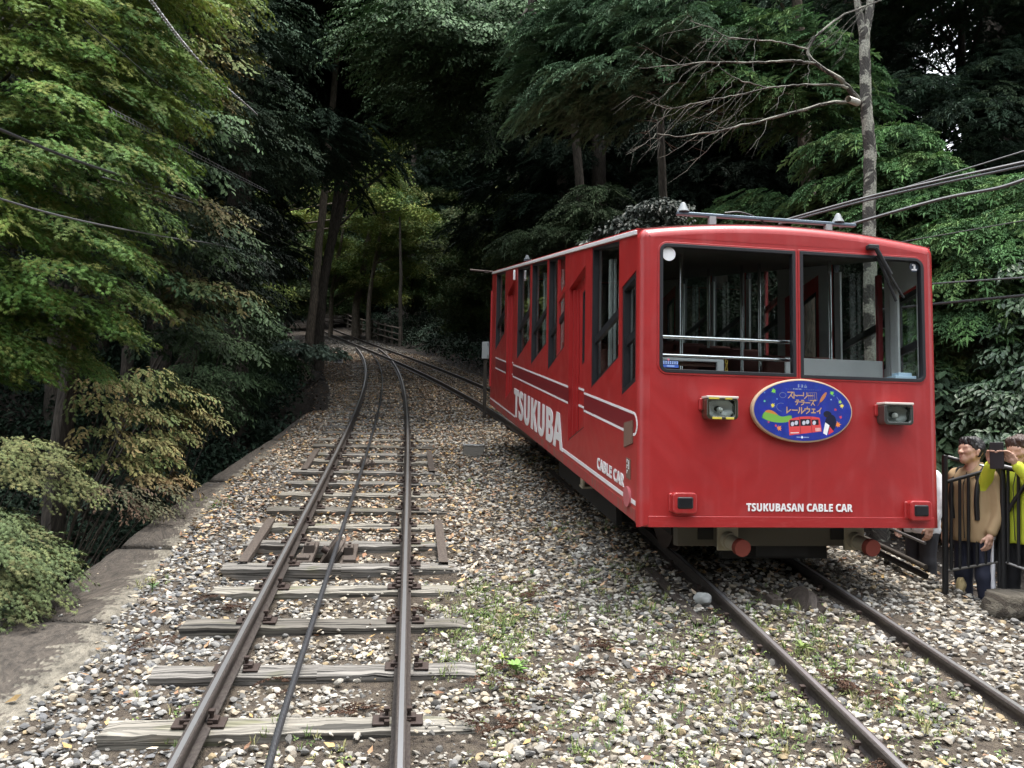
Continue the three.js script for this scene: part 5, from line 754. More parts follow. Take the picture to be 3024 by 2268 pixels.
// bare tree with long grey branches
{
  const Z = (x, y, t = 10.6) => at(2000 + x * 0.4629, y * 0.4629, t), b = onGround(4.62, 10.6, 0.2), g = thing('bare_tree', 'bare grey-barked tree with long leafless branches reaching left above the car', 'tree', b);
  const barkT = dataTex(128, 512, (u, v) => { const a = tile(u, v, 1.2, 0.8, 2) + 0.35 * tile(u, v, 5, 6, 8), pale = smooth(-0.08, 0.12, a), k = clamp(0.85 + tile(u, v, 12, 9, 4) * 0.8 + (rnd() - 0.5) * 0.3, 0.3, 1.4); return [lerp(0.06, 0.29, pale) * k, lerp(0.055, 0.285, pale) * k, lerp(0.048, 0.235, pale) * k]; });
  const bm = new THREE.MeshStandardMaterial({ map: barkT, roughness: 0.9, bumpMap: barkT, bumpScale: 0.012 }), rel = (l) => l.map((p) => p.sub(b));
  part(g, 'trunk', [limb(rel([b.clone(), V(4.55, 2.4, -10.6), Z(1225, 1480), Z(1228, 1000), Z(1205, 660), Z(1195, 300), Z(1190, 190)]), [0.115, 0.092, 0.08, 0.078, 0.074, 0.066, 0.07], 12, 40, 0.008), limb(rel([Z(1190, 230), Z(1160, 80), Z(1140, -60), Z(1120, -400)]), [0.055, 0.045, 0.04, 0.025], 8, 12), limb(rel([Z(1195, 230), Z(1225, 80), Z(1240, -60), Z(1260, -400)]), [0.062, 0.055, 0.05, 0.03], 8, 12)], bm);
  const B = [[[1165, 655, 10.6], [1070, 535, 10.4], [1000, 480, 10.3], [870, 400, 10.2], [830, 320, 10.2], [900, 220, 10.1], [1020, 120, 10.1], [1140, 60, 10.2], [1310, 0, 10.3]], [[875, 405, 10.2], [760, 390, 10.1], [600, 395, 10], [400, 400, 9.9], [200, 395, 9.9], [0, 415, 9.8], [-250, 440, 9.8]], [[1085, 560, 10.4], [1020, 545, 10.3], [900, 540, 10.2], [740, 545, 10.1], [600, 555, 10], [480, 535, 10], [330, 480, 9.9], [250, 400, 9.9]], [[620, 553, 10], [380, 605, 9.9], [130, 655, 9.8], [-60, 690, 9.8], [-200, 640, 9.8]], [[1155, 660, 10.6], [1050, 650, 10.3], [960, 660, 10.2], [800, 700, 10.1], [620, 750, 10], [420, 795, 9.9], [300, 830, 9.8], [150, 850, 9.8], [0, 872, 9.7], [-140, 850, 9.7]], [[825, 315, 10.2], [720, 285, 10.1], [600, 265, 10], [450, 250, 10], [300, 230, 9.9], [240, 190, 9.9], [80, 130, 9.9]]];
  const Rr = [[0.037, 0.029, 0.019, 0.013, 0.007], [0.018, 0.014, 0.01, 0.004], [0.02, 0.013, 0.009, 0.004], [0.01, 0.007, 0.003], [0.025, 0.021, 0.016, 0.011, 0.004], [0.013, 0.009, 0.004]];
  const twigs = [];
  B.forEach((l, i) => {
    const pts = l.map((p) => Z(...p)); part(g, 'branch', limb(rel(pts.map((p) => p.clone())), Rr[i], 7, 30, 0.012), bm);
    const c = new THREE.CatmullRomCurve3(pts);
    for (let k = 0; k < 9; k++) { const p = c.getPoint(rr(0.35, 1)), d = V(-rr(0.1, 0.55), rr(-0.5, 0.35), gauss() * 0.35), m = p.clone().addScaledVector(d, 0.5).add(V(0, -0.08, 0)), e = p.clone().add(d).add(V(gauss() * 0.1, -0.15, 0)); twigs.push(limb(rel([p, m, e]), [0.0045, 0.0035, 0.0015], 4, 6, 0.02)); for (let j = 0; j < 3; j++) { const o = m.clone().lerp(e.clone(), rnd()); twigs.push(limb([o, o.clone().add(V(-rr(0, 0.3), -rr(-0.1, 0.3), gauss() * 0.2))], [0.0028, 0.0012], 3)); } }
  });
  part(g, 'twigs', twigs, bm).userData.kind = 'stuff';
  part(g, 'broken_stub', limb(rel([Z(1150, 655, 10.5), Z(1090, 632, 10.2)]), [0.045, 0.04], 8, 3), std(0.6, 0.57, 0.5, 0.8));
}
// second bare branch system hanging in from the top centre right
{ const b = onGround(3.6, 19, 0.2), q = (x, y) => at(x, y, 14.5), g = thing('dead_branch_tree', 'leaning tree with bare broken branches at the top centre right', 'tree', b); const pts = [[b.clone(), V(3.2, b.y + 5, -18), at(1900, -120, 16), at(1700, -160, 15)], [q(1560, -30), q(1580, 45), q(1640, 95), q(1650, 130)], [q(1530, 68), q(1560, 110), q(1600, 130)], [at(1850, -140, 15.8), at(1640, -80, 15), q(1560, -30)], [at(1800, -140, 15.6), at(1600, -20, 15), q(1530, 68)], [q(1690, 290), q(1740, 320), q(1800, 370)], [at(1850, 120, 15.4), q(1800, 370)]]; part(g, 'trunk', pts.map((l, i) => limb(l.map((p) => p.sub(b)), i ? [0.05, 0.035, 0.03] : [0.11, 0.09, 0.07, 0.05], 7, 14, 0.02)), M.barkDark); }

// ---------------------------------------------------------------- the deep forest: cedars one by one, then the wood beyond
{
  const protos = [0, 1, 2].map((k) => {
    const g = new THREE.Group(), H = 22 + k * 2, tr = limb([V(0, -0.4, 0), V(0.1 * k, H * 0.4, 0.1), V(0, H, 0)], [0.32, 0.25, 0.04], 9, 14, 0.02); part(g, 'trunk', tr, M.barkDark);
    const s = []; for (let i = 0; i < 46; i++) { const f = Math.pow(rnd(), 0.9), y = lerp(5.5 + k * 1.2, H + 0.5, f), rad = lerp(3.1, 0.4, f) * rr(0.5, 1), a = rr(0, 6.3); padSprays(s, { c: V(Math.cos(a) * rad, y - rad * 0.25, Math.sin(a) * rad), r: [1.25, 0.5, 1.25], n: 26 }, 'needle', G.deep, 1.1, V(0, y, 0)); }
    plantCrown(g, 'needle', L.plain, s); return g;
  });
  const under = [[-23, 58], [-19.5, 62], [-16, 60], [-12.5, 63], [-7, 58], [-4, 54], [-3, 60], [-1, 48], [0.5, 55], [-9.5, 66], [-5.5, 65], [1.5, 42], [-2.2, 41], [-16, 45], [-18, 52], [-13.5, 38], [0.2, 35.5], [2.6, 37], [-1.8, 45.5]];
  let up;
  under.forEach(([x, t], i) => { const b = onGround(x, t, 0.2); let o; if (!i) { up = new THREE.Group(); part(up, 'trunk', [limb([V(0, -0.3, 0), V(0.2, 2, 0), V(0.1, 4.4, 0.2), V(0.4, 6.5, 0)], [0.12, 0.1, 0.07, 0.03], 7, 12, 0.03), limb([V(0.15, 2.2, 0), V(1, 3.6, 0.4), V(1.8, 4.3, 0.3)], [0.06, 0.04, 0.02], 5, 8), limb([V(0.1, 2.8, 0), V(-0.9, 4, -0.3), V(-1.7, 4.6, 0.2)], [0.06, 0.04, 0.02], 5, 8)], M.barkDark); const s = []; for (let k = 0; k < 26; k++) padSprays(s, { c: V(gauss() * 2.0, rr(1.2, 7.2), gauss() * 1.8), r: [rr(0.7, 1.4), rr(0.15, 0.35), 1.1], n: 44, k: rr(0.5, 1.2), slope: rr(-0.1, 0.3) }, 'farMaple', i % 2 ? G.yellow : [[0.075, 0.13, 0.045], [0.06, 0.105, 0.04], [0.105, 0.15, 0.048], [0.13, 0.15, 0.048]], 1.2, V(0, 3, 0)); plantCrown(up, 'farMaple', L.soft, s); o = up; } else o = up.clone(); o.name = numbered('understory_tree'); scene.add(o); o.position.copy(b); o.rotation.y = rr(0, 6.3); o.scale.setScalar(rr(0.75, 1.25)); tag(o, 'small soft green broadleaf tree filling the far gap beside the line', 'tree', 'small green trees of the far gap'); });
  const spots = [];
  const ok = (x, t) => { for (const s of spots) if (Math.hypot(s[0] - x, s[1] - t) < 2.3) return false; const rx = rightX(clamp(t, 2, 62)) - (t > 62 ? 0.8 * (t - 62) : 0); if (x > wallOut(t) - 1.6 && x < rx + 3.4) return false; if (t > 39 && t < 63 && x > -25 && x < -1) return false; if (t < 20 && x > -9 && x < 8) return false; if (t < 27 && x > 0 && x < 16) return false; if (t > 18 && x / t > 0.45 && x / t < 0.57) return false; return true; };
  for (let i = 0; i < 4000 && spots.length < 120; i++) { const t = 15 + 62 * Math.pow(rnd(), 0.8), x = rr(-1, 1) * (10 + t * 0.62); if (ok(x, t)) spots.push([x, t]); }
  for (const [x, t] of [[-9, -7], [-13, -13], [-8, -19], [-15, -25], [-5, -31], [3, -34], [10, -30], [12, -20], [9.5, -11], [15, -14], [18, -24], [-20, -16], [-22, -4], [17, -3], [0, -42], [-11, -38], [9, -41], [-17, 4], [18, 6]]) spots.push([x, t]);
  spots.forEach(([x, t], i) => { const o = i < 3 ? protos[i] : protos[i % 3].clone(); o.name = numbered('cedar_tree'); scene.add(o); o.position.copy(onGround(x, t, 0.1)); o.rotation.y = rr(0, 6.3); o.scale.setScalar(rr(0.85, 1.2)); const lf = x < (leftX(clamp(t, 2, 45)) + rightX(clamp(t, 2, 60))) / 2; tag(o, t < 12 ? 'tall dark cedar standing downhill of the view' : (t < 34 ? 'tall dark cedar in the nearer shade ' : t < 55 ? 'dark cedar in the middle of the shaded forest ' : 'far dim cedar at the back of the forest ') + (lf ? 'left of the line' : 'right of the line behind the car'), 'tree', t < 12 ? 'cedars downhill of the view' : (t < 34 ? 'nearer' : t < 55 ? 'middle' : 'far') + ' dark cedars ' + (lf ? 'left of the line' : 'right of the line')); });
  // wood beyond, on both sides and behind
  const s = [];
  for (let i = 0; i < 46000; i++) {
    let x, t; const k = rnd(); if (k < 0.3) { t = rr(64, 80); x = rr(-34, 26); if (x > -22 && x < -12 && t < 70) continue; } else if (k < 0.6) { t = rr(76, 104); x = rr(-85, 85); } else { const sd = k < 0.8 ? -1 : 1; t = rr(8, 95); x = sd * rr(26 + t * 0.36, 42 + t * 0.6); }
    if (x / t > 0.46 && x / t < 0.56 && rnd() < 0.93) continue;
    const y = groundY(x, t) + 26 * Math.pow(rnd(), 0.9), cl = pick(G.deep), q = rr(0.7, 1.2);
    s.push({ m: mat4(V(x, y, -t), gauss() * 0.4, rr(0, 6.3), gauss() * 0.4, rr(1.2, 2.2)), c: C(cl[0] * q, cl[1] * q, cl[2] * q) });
  }
  for (let i = 0; i < 9000; i++) { const t = -rr(26, 48), x = rr(-45, 45), cl = pick(G.deep), q = rr(0.7, 1.2); s.push({ m: mat4(V(x, groundY(x, t) + 24 * Math.pow(rnd(), 0.9), -t), gauss() * 0.4, rr(0, 6.3), gauss() * 0.4, rr(1.2, 2.2)), c: C(cl[0] * q, cl[1] * q, cl[2] * q) }); }
  const g = new THREE.Group(); g.name = 'distant_woodland'; scene.add(g); tag(g, 'dark wooded hillside closing the view far behind the trees', 'woodland', null, 'stuff');
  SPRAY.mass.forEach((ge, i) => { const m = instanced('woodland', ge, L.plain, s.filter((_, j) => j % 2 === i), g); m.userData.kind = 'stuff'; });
  // undergrowth
  const u = [];
  for (let i = 0; i < 20000; i++) { const t = rr(13, 72), x = rr(-1, 1) * (7 + t * 0.5); const rx = rightX(clamp(t, 2, 62)); if (x > wallOut(t) - 0.5 && x < rx + 2.2) continue; const cl = pick(G.deep), q = rr(0.7, 1.4); u.push({ m: mat4(V(x, groundY(x, t) + rr(0.05, 0.9), -t), gauss() * 0.4, rr(0, 6.3), gauss() * 0.3, rr(0.6, 1.2)), c: C(cl[0] * q, cl[1] * q, cl[2] * q) }); }
  const um = instanced('undergrowth', SPRAY.far[0], L.plain, u); tag(um, 'dark undergrowth covering the forest floor between the trunks', 'undergrowth', null, 'stuff');
}
// ---------------------------------------------------------------- overhead wires
function wire(label, pts, r, mat, sag = 0, n = 24) {
  const P0 = pts.map((p) => p.isVector3 ? p : at(...p)), b = P0[0].clone(), g = thing('overhead_cable', label, 'cable', b);
  const c = new THREE.CatmullRomCurve3(P0), q = []; for (let i = 0; i <= n; i++) { const f = i / n; q.push(c.getPoint(f).sub(b).add(V(0, -sag * 4 * f * (1 - f), 0))); }
  part(g, 'cable_strand', limb(q, [r, r].length === 2 ? q.map(() => r) : r, 6), mat); return g;
}
const wireDark = std(0.05, 0.052, 0.055, 0.45), wireGrey = std(0.13, 0.133, 0.137, 0.5), wirePale = std(0.55, 0.56, 0.56, 0.6);
{
  const a = [[400, -60, 6.8], [560, 150, 8.4], [760, 340, 13]].map((p) => at(...p)), b = a[0].clone(), g = thing('overhead_cable', 'pale spiral-wrapped cable slanting down across the upper left trees', 'cable', b), c = new THREE.CatmullRomCurve3(a);
  part(g, 'cable_strand', limb(c.getPoints(30).map((p) => p.sub(b)), Array(31).fill(0.009), 6), wireGrey);
  const N = 1500, h = []; for (let i = 0; i <= N; i++) { const f = i / N, p = c.getPoint(f), tt = c.getTangent(f), u = V(0, 1, 0).addScaledVector(tt, -tt.y).normalize(), w = tt.clone().cross(u), q = f * c.getLength() / 0.12 * Math.PI * 2; h.push(p.addScaledVector(u, Math.cos(q) * 0.011).addScaledVector(w, Math.sin(q) * 0.011).sub(b)); }
  part(g, 'spiral_wrap', limb(h, h.map(() => 0.0068), 4), wirePale);
  // ladder-like twin cable
  const l0 = at(320, 322, 7.6), l1 = at(560, 448, 10.5), l2 = at(790, 566, 17), lb = l0.clone(), lg = thing('overhead_cable', 'twin cable with small spacers like a ladder below the spiral-wrapped cable', 'cable', lb), lc = new THREE.CatmullRomCurve3([l0, l1, l2]);
  for (const d of [0.022, -0.022]) part(lg, 'cable_strand', limb(lc.getPoints(30).map((p) => p.sub(lb).add(V(0, d, 0))), Array(31).fill(0.0045), 5), wireGrey);
  part(lg, 'spacers', Array.from({ length: 46 }, (_, i) => { const p = lc.getPoint((i + 0.5) / 46).sub(lb); return rod(p.clone().add(V(0, 0.022, 0)), p.clone().add(V(0.015, -0.022, 0)), 0.0035, 5); }), wireGrey).userData.kind = 'stuff';
}
wire('thick dark double cable sagging through the middle of the left foliage', [[-40, 365, 5.6], [181, 458, 6.6], [452, 549, 9.3], [640, 612, 13], [930, 740, 28]], 0.013, wireDark);
wire('pale cable running just under the thick dark cable on the left', [[300, 522, 7.6], [480, 570, 9.6], [640, 625, 13], [930, 760, 28]], 0.006, wireGrey);
wire('long pale cable low across the left foliage', [[-40, 575, 5.6], [167, 635, 6.5], [497, 701, 9.6], [640, 722, 12], [925, 800, 28]], 0.008, wireGrey);
wire('thin dark wire high among the upper left branches', [[250, 60, 6.6], [400, 190, 8], [560, 330, 10], [760, 460, 28]], 0.005, wireDark);
wire('upper strand of the twin cable rising to the right edge above the car', [[2300, 655, 10.3], [2574, 579, 9.6], [3060, 470, 8.2]], 0.014, wireGrey);
wire('lower strand of the twin cable rising to the right edge above the car', [[2300, 662, 10.3], [2574, 588, 9.6], [3060, 482, 8.2]], 0.014, wireGrey);
wire('thin wire above the twin cable on the right', [[2560, 588, 10], [2800, 515, 9.2], [3060, 435, 8.2]], 0.008, wireGrey);
wire('black cable leaving the roof bar toward the right edge', [[2480, 672, 9.8], [2787, 586, 9], [2960, 552, 8.4], [3060, 518, 8.1]], 0.018, wireGrey);
wire('faint thin wire low in the fronds right of the roof', [[2600, 725, 10], [2780, 694, 9.3], [3060, 645, 8.2]], 0.006, wireGrey);
wire('upper of two level cables at the right edge beside the windscreen', [[2600, 852, 10.3], [2780, 836, 9.5], [3060, 817, 8.4]], 0.01, wireGrey);
wire('lower thick black cable at the right edge beside the windscreen', [[2600, 915, 10.3], [2780, 896, 9.5], [3060, 869, 8.4]], 0.017, wireDark);

// ---------------------------------------------------------------- lineside fittings
{
  const b = onGround(-6.95, 33.6, 0.02), g = thing('marker_plate', 'small pale-framed square plate standing low beside the left track bend', 'marker', b, 0.15); part(g, 'plate', rbox(0.37, 0.3, 0.03, 0.01, 0, 0.24, 0), std(0.5, 0.5, 0.48, 0.6)); part(g, 'plate_face', box(0.27, 0.2, 0.012, 0, 0.24, 0.014), new THREE.MeshStandardMaterial({ map: dataTex(32, 32, (u, v) => { const k = noise.noise(u * 6, v * 6, 4) > 0.1 ? 0.22 : 0.06; return [k, k * 1.05, k * 1.15]; }), roughness: 0.7 })); part(g, 'stake', box(0.04, 0.26, 0.03, 0, 0.0, -0.02), M.plate);
}
{
  const b = onGround(-0.63, 14.25, 0.0), g = thing('junction_box', 'low concrete box with a white-splashed lid in the gravel between the tracks', 'box', b, 0.1), cm = std(0.17, 0.16, 0.14, 0.9);
  part(g, 'box_body', rbox(0.34, 0.2, 0.26, 0.012, 0, 0.08, 0), cm); const lid = part(g, 'lid', rbox(0.36, 0.035, 0.28, 0.008, 0, 0.195, 0), new THREE.MeshStandardMaterial({ map: dataTex(64, 64, (u, v) => { const k = fbm(u * 4, v * 4, 77) > -0.02 ? 0.62 : 0.14; return [k, k, k * 0.97]; }), roughness: 0.85 }));
}
{
  const b = onGround(-0.75, 18.8, 0.1), c = at(1434, 1035, 18.8), g = thing('switch_box', 'grey equipment box on a post just behind the rear corner of the car', 'box', V(c.x, b.y, -18.8)), h = c.y - b.y;
  part(g, 'cabinet', rbox(0.16, 0.38, 0.14, 0.012, 0, h, 0), std(0.3, 0.32, 0.32, 0.5)); part(g, 'hinge_cover', [rbox(0.03, 0.06, 0.02, 0.004, 0.05, h + 0.13, 0.075), rbox(0.03, 0.06, 0.02, 0.004, 0.05, h - 0.13, 0.075)], std(0.2, 0.21, 0.21, 0.5)); part(g, 'post', box(0.08, h, 0.08, 0, h / 2 - 0.1, -0.02), M.barkDark);
}
{
  const b = onGround(-8.6, 52, 0), c = at(1055, 978, 52), g = thing('signal_lamp', 'two tiny white lights shining beside the track in the distance', 'lamp', V(c.x, c.y - 0.9, -52)); part(g, 'post', box(0.08, 1.1, 0.08, 0, 0.4, -0.08), M.black); const glow = new THREE.MeshStandardMaterial({ color: 0xffffff, emissive: 0xfffce8, emissiveIntensity: 1.4, roughness: 0.4 });
  for (const [x, y] of [[-0.05, 0.98], [0.05, 0.82]]) part(g, 'light_lens', new THREE.SphereGeometry(0.06, 14, 10).translate(x, y, 0), glow);
  const pl = new THREE.PointLight(0xfffce8, 0.6, 0, 2); pl.position.set(0, 0.9, 0.12); pl.castShadow = true; g.add(pl);
}
{ // far rail fence
  const ts = steps(45, 66, 1.9), b = onGround(rightX(45) + 1.9, 45), g = thing('wooden_fence', 'dim wooden rail fence beside the track where it disappears', 'fence', b), m = std(0.12, 0.1, 0.08, 0.85);
  const pts = ts.map((t) => onGround(rightX(clamp(t, 2, 62)) - (t > 62 ? 0.8 * (t - 62) : 0) + 1.9, t, 0).sub(b));
  pts.forEach((p, i) => { part(g, 'post', box(0.11, 1.25, 0.11, p.x, p.y + 0.5, p.z), m); if (i) for (const h of [0.35, 0.68, 1.0]) part(g, 'rail', rod(pts[i - 1].clone().add(V(0, h, 0.07)), p.clone().add(V(0, h, 0.07)), 0.045, 6), m); });
}
// black railings beside the car
const iron = std(0.018, 0.018, 0.019, 0.45, { metalness: 0.4 }), ironWorn = std(0.3, 0.3, 0.3, 0.35, { metalness: 0.7 });
{
  const A = at(2791, 1742, 7.7), B = at(2953, 1716, 7.55), g = thing('metal_railing', 'black metal railing with upright bars in front of the person in tan', 'railing', A), r = (px, py, t) => at(px, py, t).sub(A);
  part(g, 'post', rod(V(0, -0.15, 0), r(2790, 1345, 7.7), 0.025, 10), iron); part(g, 'post', rod(r(2955, 1745, 7.55), r(2950, 1368, 7.55), 0.025, 10), iron);
  part(g, 'top_rail', rod(r(2792, 1424, 7.7), r(2952, 1379, 7.55), 0.017, 10), iron); part(g, 'bottom_rail', rod(r(2795, 1686, 7.7), r(2952, 1659, 7.55), 0.013, 8), std(0.1, 0.095, 0.085, 0.7));
  for (let i = 0; i < 6; i++) { const f = (i + 0.65) / 6.3, t = lerp(7.7, 7.55, f), x = lerp(2792, 2952, f); part(g, 'upright_bar', rod(r(x, lerp(1424, 1379, f), t), r(x + 1, lerp(1686, 1659, f), t), 0.014, 8), iron); }
}
{
  const A = at(2953, 1722, 7.5), r = (px, py, t) => at(px, py, t).sub(A), g = thing('metal_railing', 'black metal railing at the right edge in front of the person in yellow', 'railing', A);
  const e = [3170, 7.0]; part(g, 'top_rail', rod(r(2942, 1376, 7.5), r(e[0], 1425, e[1]), 0.02, 10), iron); part(g, 'worn_top', rod(r(2946, 1372.5, 7.5), r(e[0], 1420.5, e[1]), 0.0145, 10), ironWorn); part(g, 'bottom_rail', rod(r(2958, 1656, 7.5), r(e[0], 1732, e[1]), 0.012, 8), ironWorn);
  part(g, 'post', rod(r(2965, 1750, 7.48), r(2961, 1374, 7.48), 0.024, 10), iron); part(g, 'post', rod(r(e[0], 1820, e[1]), r(e[0], 1425, e[1]), 0.03, 10), iron);
  for (let i = 0; i < 7; i++) { const f = (i + 0.7) / 7, t = lerp(7.5, e[1], f), x = lerp(2955, e[0], f); part(g, 'upright_bar', rod(r(x, lerp(1378, 1425, f), t), r(x + 1, lerp(1656, 1732, f), t), 0.014, 8), iron); }
}
{
  const A = at(2791, 1742, 7.78), r = (px, py, t) => at(px, py, t).sub(A), g = thing('stair_handrail', 'sloping handrail with a worn bright top crossing behind the black railing beside the car', 'handrail', A);
  part(g, 'rail', rod(r(2786, 1347, 7.8), r(2960, 1394, 7.62), 0.016, 10), iron); part(g, 'worn_top', rod(r(2800, 1348.5, 7.8), r(2935, 1384, 7.64), 0.0115, 10), std(0.6, 0.6, 0.6, 0.4, { metalness: 0.5 })); part(g, 'post', rod(r(2789, 1730, 7.86), r(2789, 1348, 7.82), 0.02, 8), iron);
}
{ // fence running back along the far side of the car
  const X = (t) => rightX(t) + 1.6, pt = (t, h) => V(X(t), groundY(X(t) - 0.3, t) + h, -t), A = pt(7.95, 0), g = thing('track_side_fence', 'dark low fence running uphill along the far side of the car', 'fence', A), ts = [7.95, 9.7, 11.5, 13.3, 15.2, 17];
  ts.forEach((t, i) => { if (i) part(g, 'post', rod(pt(t, -0.2).sub(A), pt(t, 1.0).sub(A), 0.035, 8), iron); if (i) { [[0.06, 0.03, iron], [0.14, 0.025, std(0.06, 0.05, 0.04, 0.8)], [0.36, 0.013, ironWorn], [0.98, 0.025, iron]].forEach(([h, rad, m]) => part(g, 'rail', rod(pt(ts[i - 1], h).sub(A), pt(t, h).sub(A), rad, 8), m)); } });
}
function rock(name, label, cat, pos, s, seedv, m, flat = 9) { const g0 = mergeVertices(new THREE.IcosahedronGeometry(1, 5).deleteAttribute('normal').deleteAttribute('uv'), 1e-4), p = g0.attributes.position; for (let i = 0; i < p.count; i++) { const q = V(p.getX(i), p.getY(i), p.getZ(i)); const k = 1 + 0.22 * noise.noise(q.x * 1.3 + seedv, q.y * 1.3, q.z * 1.3) + 0.08 * noise.noise(q.x * 4 + seedv, q.y * 4, q.z * 4) + 0.03 * noise.noise(q.x * 11, q.y * 11 + seedv, q.z * 11); q.multiplyScalar(k); if (q.y > flat) q.y = flat + (q.y - flat) * 0.2; p.setXYZ(i, q.x * s[0], q.y * s[1], q.z * s[2]); } g0.setAttribute('uv', new THREE.BufferAttribute(new Float32Array(p.count * 2).map((_, i) => i % 2 ? p.getY(i >> 1) * 2 : p.getX(i >> 1) * 2), 2)); g0.computeVertexNormals(); const o = new THREE.Mesh(g0, m); o.name = numbered(name); o.position.copy(pos); scene.add(o); return tag(o, label, cat); }
{
  const rm = new THREE.MeshStandardMaterial({ map: concreteTex, color: C(0.8, 0.78, 0.74), roughness: 0.95, bumpMap: bumpTex, bumpScale: 0.02 });
  rock('boulder', 'large grey boulder at the right edge under the railing', 'rock', at(3020, 1790, 7.25), [0.32, 0.2, 0.3], 3.1, rm, 0.5);
  rock('standing_stone', 'small upright yellowish stone at the foot of the railing', 'rock', at(2838, 1728, 7.75), [0.042, 0.07, 0.04], 2.4, std(0.42, 0.33, 0.17, 0.9));
  rock('pale_rock', 'rounded grey rock beside the rail just in front of the car', 'rock', at(2074, 1768, 7.2), [0.075, 0.055, 0.06], 5.5, std(0.3, 0.31, 0.3, 0.9));
  const st = thing('stake', 'thin pale stick standing in the gravel right of the car', 'stake', at(2716, 1745, 8.3)); part(st, 'stick', rod(V(0, -0.03, 0), V(0.004, 0.13, 0), 0.009, 6), std(0.45, 0.43, 0.38, 0.8));
}

// ---------------------------------------------------------------- weeds, twigs and small plants in the gravel
{
  const blade = (() => { const l = []; for (let i = 0; i < 9; i++) { const a = rr(0, 6.3), h = rr(0.05, 0.12), o = V(gauss() * 0.02, 0, gauss() * 0.02), e = o.clone().add(V(Math.cos(a) * 0.05, h, Math.sin(a) * 0.05)), m = o.clone().lerp(e, 0.55).add(V(0, 0.015, 0)), s = V(-Math.sin(a), 0, Math.cos(a)).multiplyScalar(0.004); l.push({ p: [o.clone().add(s), o.clone().sub(s), m.clone().add(s), m.clone().sub(s), e], f: [[0, 1, 2], [1, 3, 2], [2, 3, 4]] }); } return leafMesh(l); })();
  const herb = clumpOf(oval, 16, 0.045, 0.03), patches = [[1440, 1760, 0.4, 90], [1480, 1850, 0.4, 110], [1420, 1940, 0.35, 90], [1400, 1840, 0.3, 60], [1500, 1990, 0.35, 30], [1690, 1570, 0.4, 40], [1800, 1690, 0.4, 45], [1870, 1800, 0.5, 50], [1960, 1850, 0.5, 50], [2020, 1960, 0.5, 50], [2150, 1830, 0.4, 30], [2330, 1830, 0.45, 60], [2390, 1920, 0.4, 55], [2430, 2000, 0.4, 40], [2250, 2060, 0.6, 60], [2120, 2120, 0.7, 70], [2480, 2090, 0.5, 50], [2700, 2060, 0.4, 30], [2350, 2180, 0.6, 60], [1600, 2150, 0.4, 20], [1700, 2220, 0.5, 30], [1960, 2230, 0.6, 40], [850, 2200, 0.3, 20], [630, 1490, 0.25, 20], [440, 1730, 0.15, 12], [520, 2140, 0.25, 14], [2600, 1950, 0.4, 30], [1550, 1360, 0.5, 20], [1350, 1430, 0.4, 18], [2780, 2160, 0.5, 40]];
  const A = [], B = [];
  for (const [px, py, rad, n] of patches) { const v = at(px, py, 1).sub(EYE); let t = 3; for (; t < 30; t += 0.01) if (EYE.y + v.y * t < groundY(v.x * t, t)) break; const cx = v.x * t; for (let i = 0; i < n * 1.25; i++) { const x = cx + gauss() * rad, tt = t + gauss() * rad; if (onRail(x, tt)) continue; const cl = pick([[0.17, 0.23, 0.07], [0.21, 0.25, 0.09], [0.12, 0.18, 0.06], [0.25, 0.24, 0.11]]), k = rr(0.7, 1.2), e = { m: mat4(V(x, groundY(x, tt) + 0.03, -tt), gauss() * 0.15, rr(0, 6.3), gauss() * 0.15, rr(0.3, 0.72)), c: C(cl[0] * k, cl[1] * k, cl[2] * k) }; (rnd() < 0.28 ? A : B).push(e); } }
  const g = new THREE.Group(); g.name = 'weeds'; scene.add(g); tag(g, 'thin pale green weeds and grass growing through the gravel', 'weeds', null, 'stuff');
  instanced('grass_tufts', blade, L.plain, A, g).userData.kind = 'stuff'; instanced('herbs', herb, L.plain, B, g).userData.kind = 'stuff';
  const tw = []; for (const [px, py, n] of [[1570, 1790, 5], [1570, 1740, 5], [1470, 2030, 7], [1500, 2120, 9], [1490, 2180, 7], [1940, 2010, 8], [1740, 1920, 8], [1760, 2020, 7], [2650, 2290, 9], [2540, 2060, 9], [1100, 2130, 6], [880, 2050, 5], [1180, 1820, 4], [700, 1810, 4], [580, 1800, 3], [450, 1890, 4], [2500, 2060, 5], [1640, 1450, 4]]) { const v = at(px, py, 1).sub(EYE); let t = 3; for (; t < 30; t += 0.01) if (EYE.y + v.y * t < groundY(v.x * t, t)) break; for (let i = 0; i < n * 0.6; i++) { const x = v.x * t + gauss() * 0.16, tt = t + gauss() * 0.16, k = rr(0.6, 1.2); tw.push({ m: mat4(V(x, groundY(x, tt) + 0.055, -tt), gauss() * 0.25, rr(0, 6.3), gauss() * 0.25, rr(0.3, 0.55)), c: C(0.11 * k, 0.06 * k, 0.038 * k) }); } }
  tag(instanced('dead_cedar_twigs', SPRAY.fan[1], M.litter, tw), 'reddish brown dead cedar twigs lying on the gravel', 'twigs', null, 'stuff');
  const plant = (label, px, py, t, s, n, leaf = oval, col = [0.16, 0.3, 0.06]) => { const p = at(px, py, t); const b = V(p.x, groundY(p.x, t) + 0.02, -t), l = []; for (let i = 0; i < n; i++) l.push({ p: placed(leaf.p, V(gauss() * 0.02, 0.02 + 0.03 * (i / n), gauss() * 0.02), i * 2.4 + rr(-0.3, 0.3), rr(-0.9, 0.1), 0, s * rr(0.7, 1.1)), f: leaf.f }); const g = thing('weed_plant', label, 'plant', b); part(g, 'leaves', leafMesh(l), phys(...col, 0.6, { side: THREE.DoubleSide })); part(g, 'stem', rod(V(0, -0.03, 0), V(0, 0.04, 0), 0.005, 5), std(0.1, 0.15, 0.04)); };
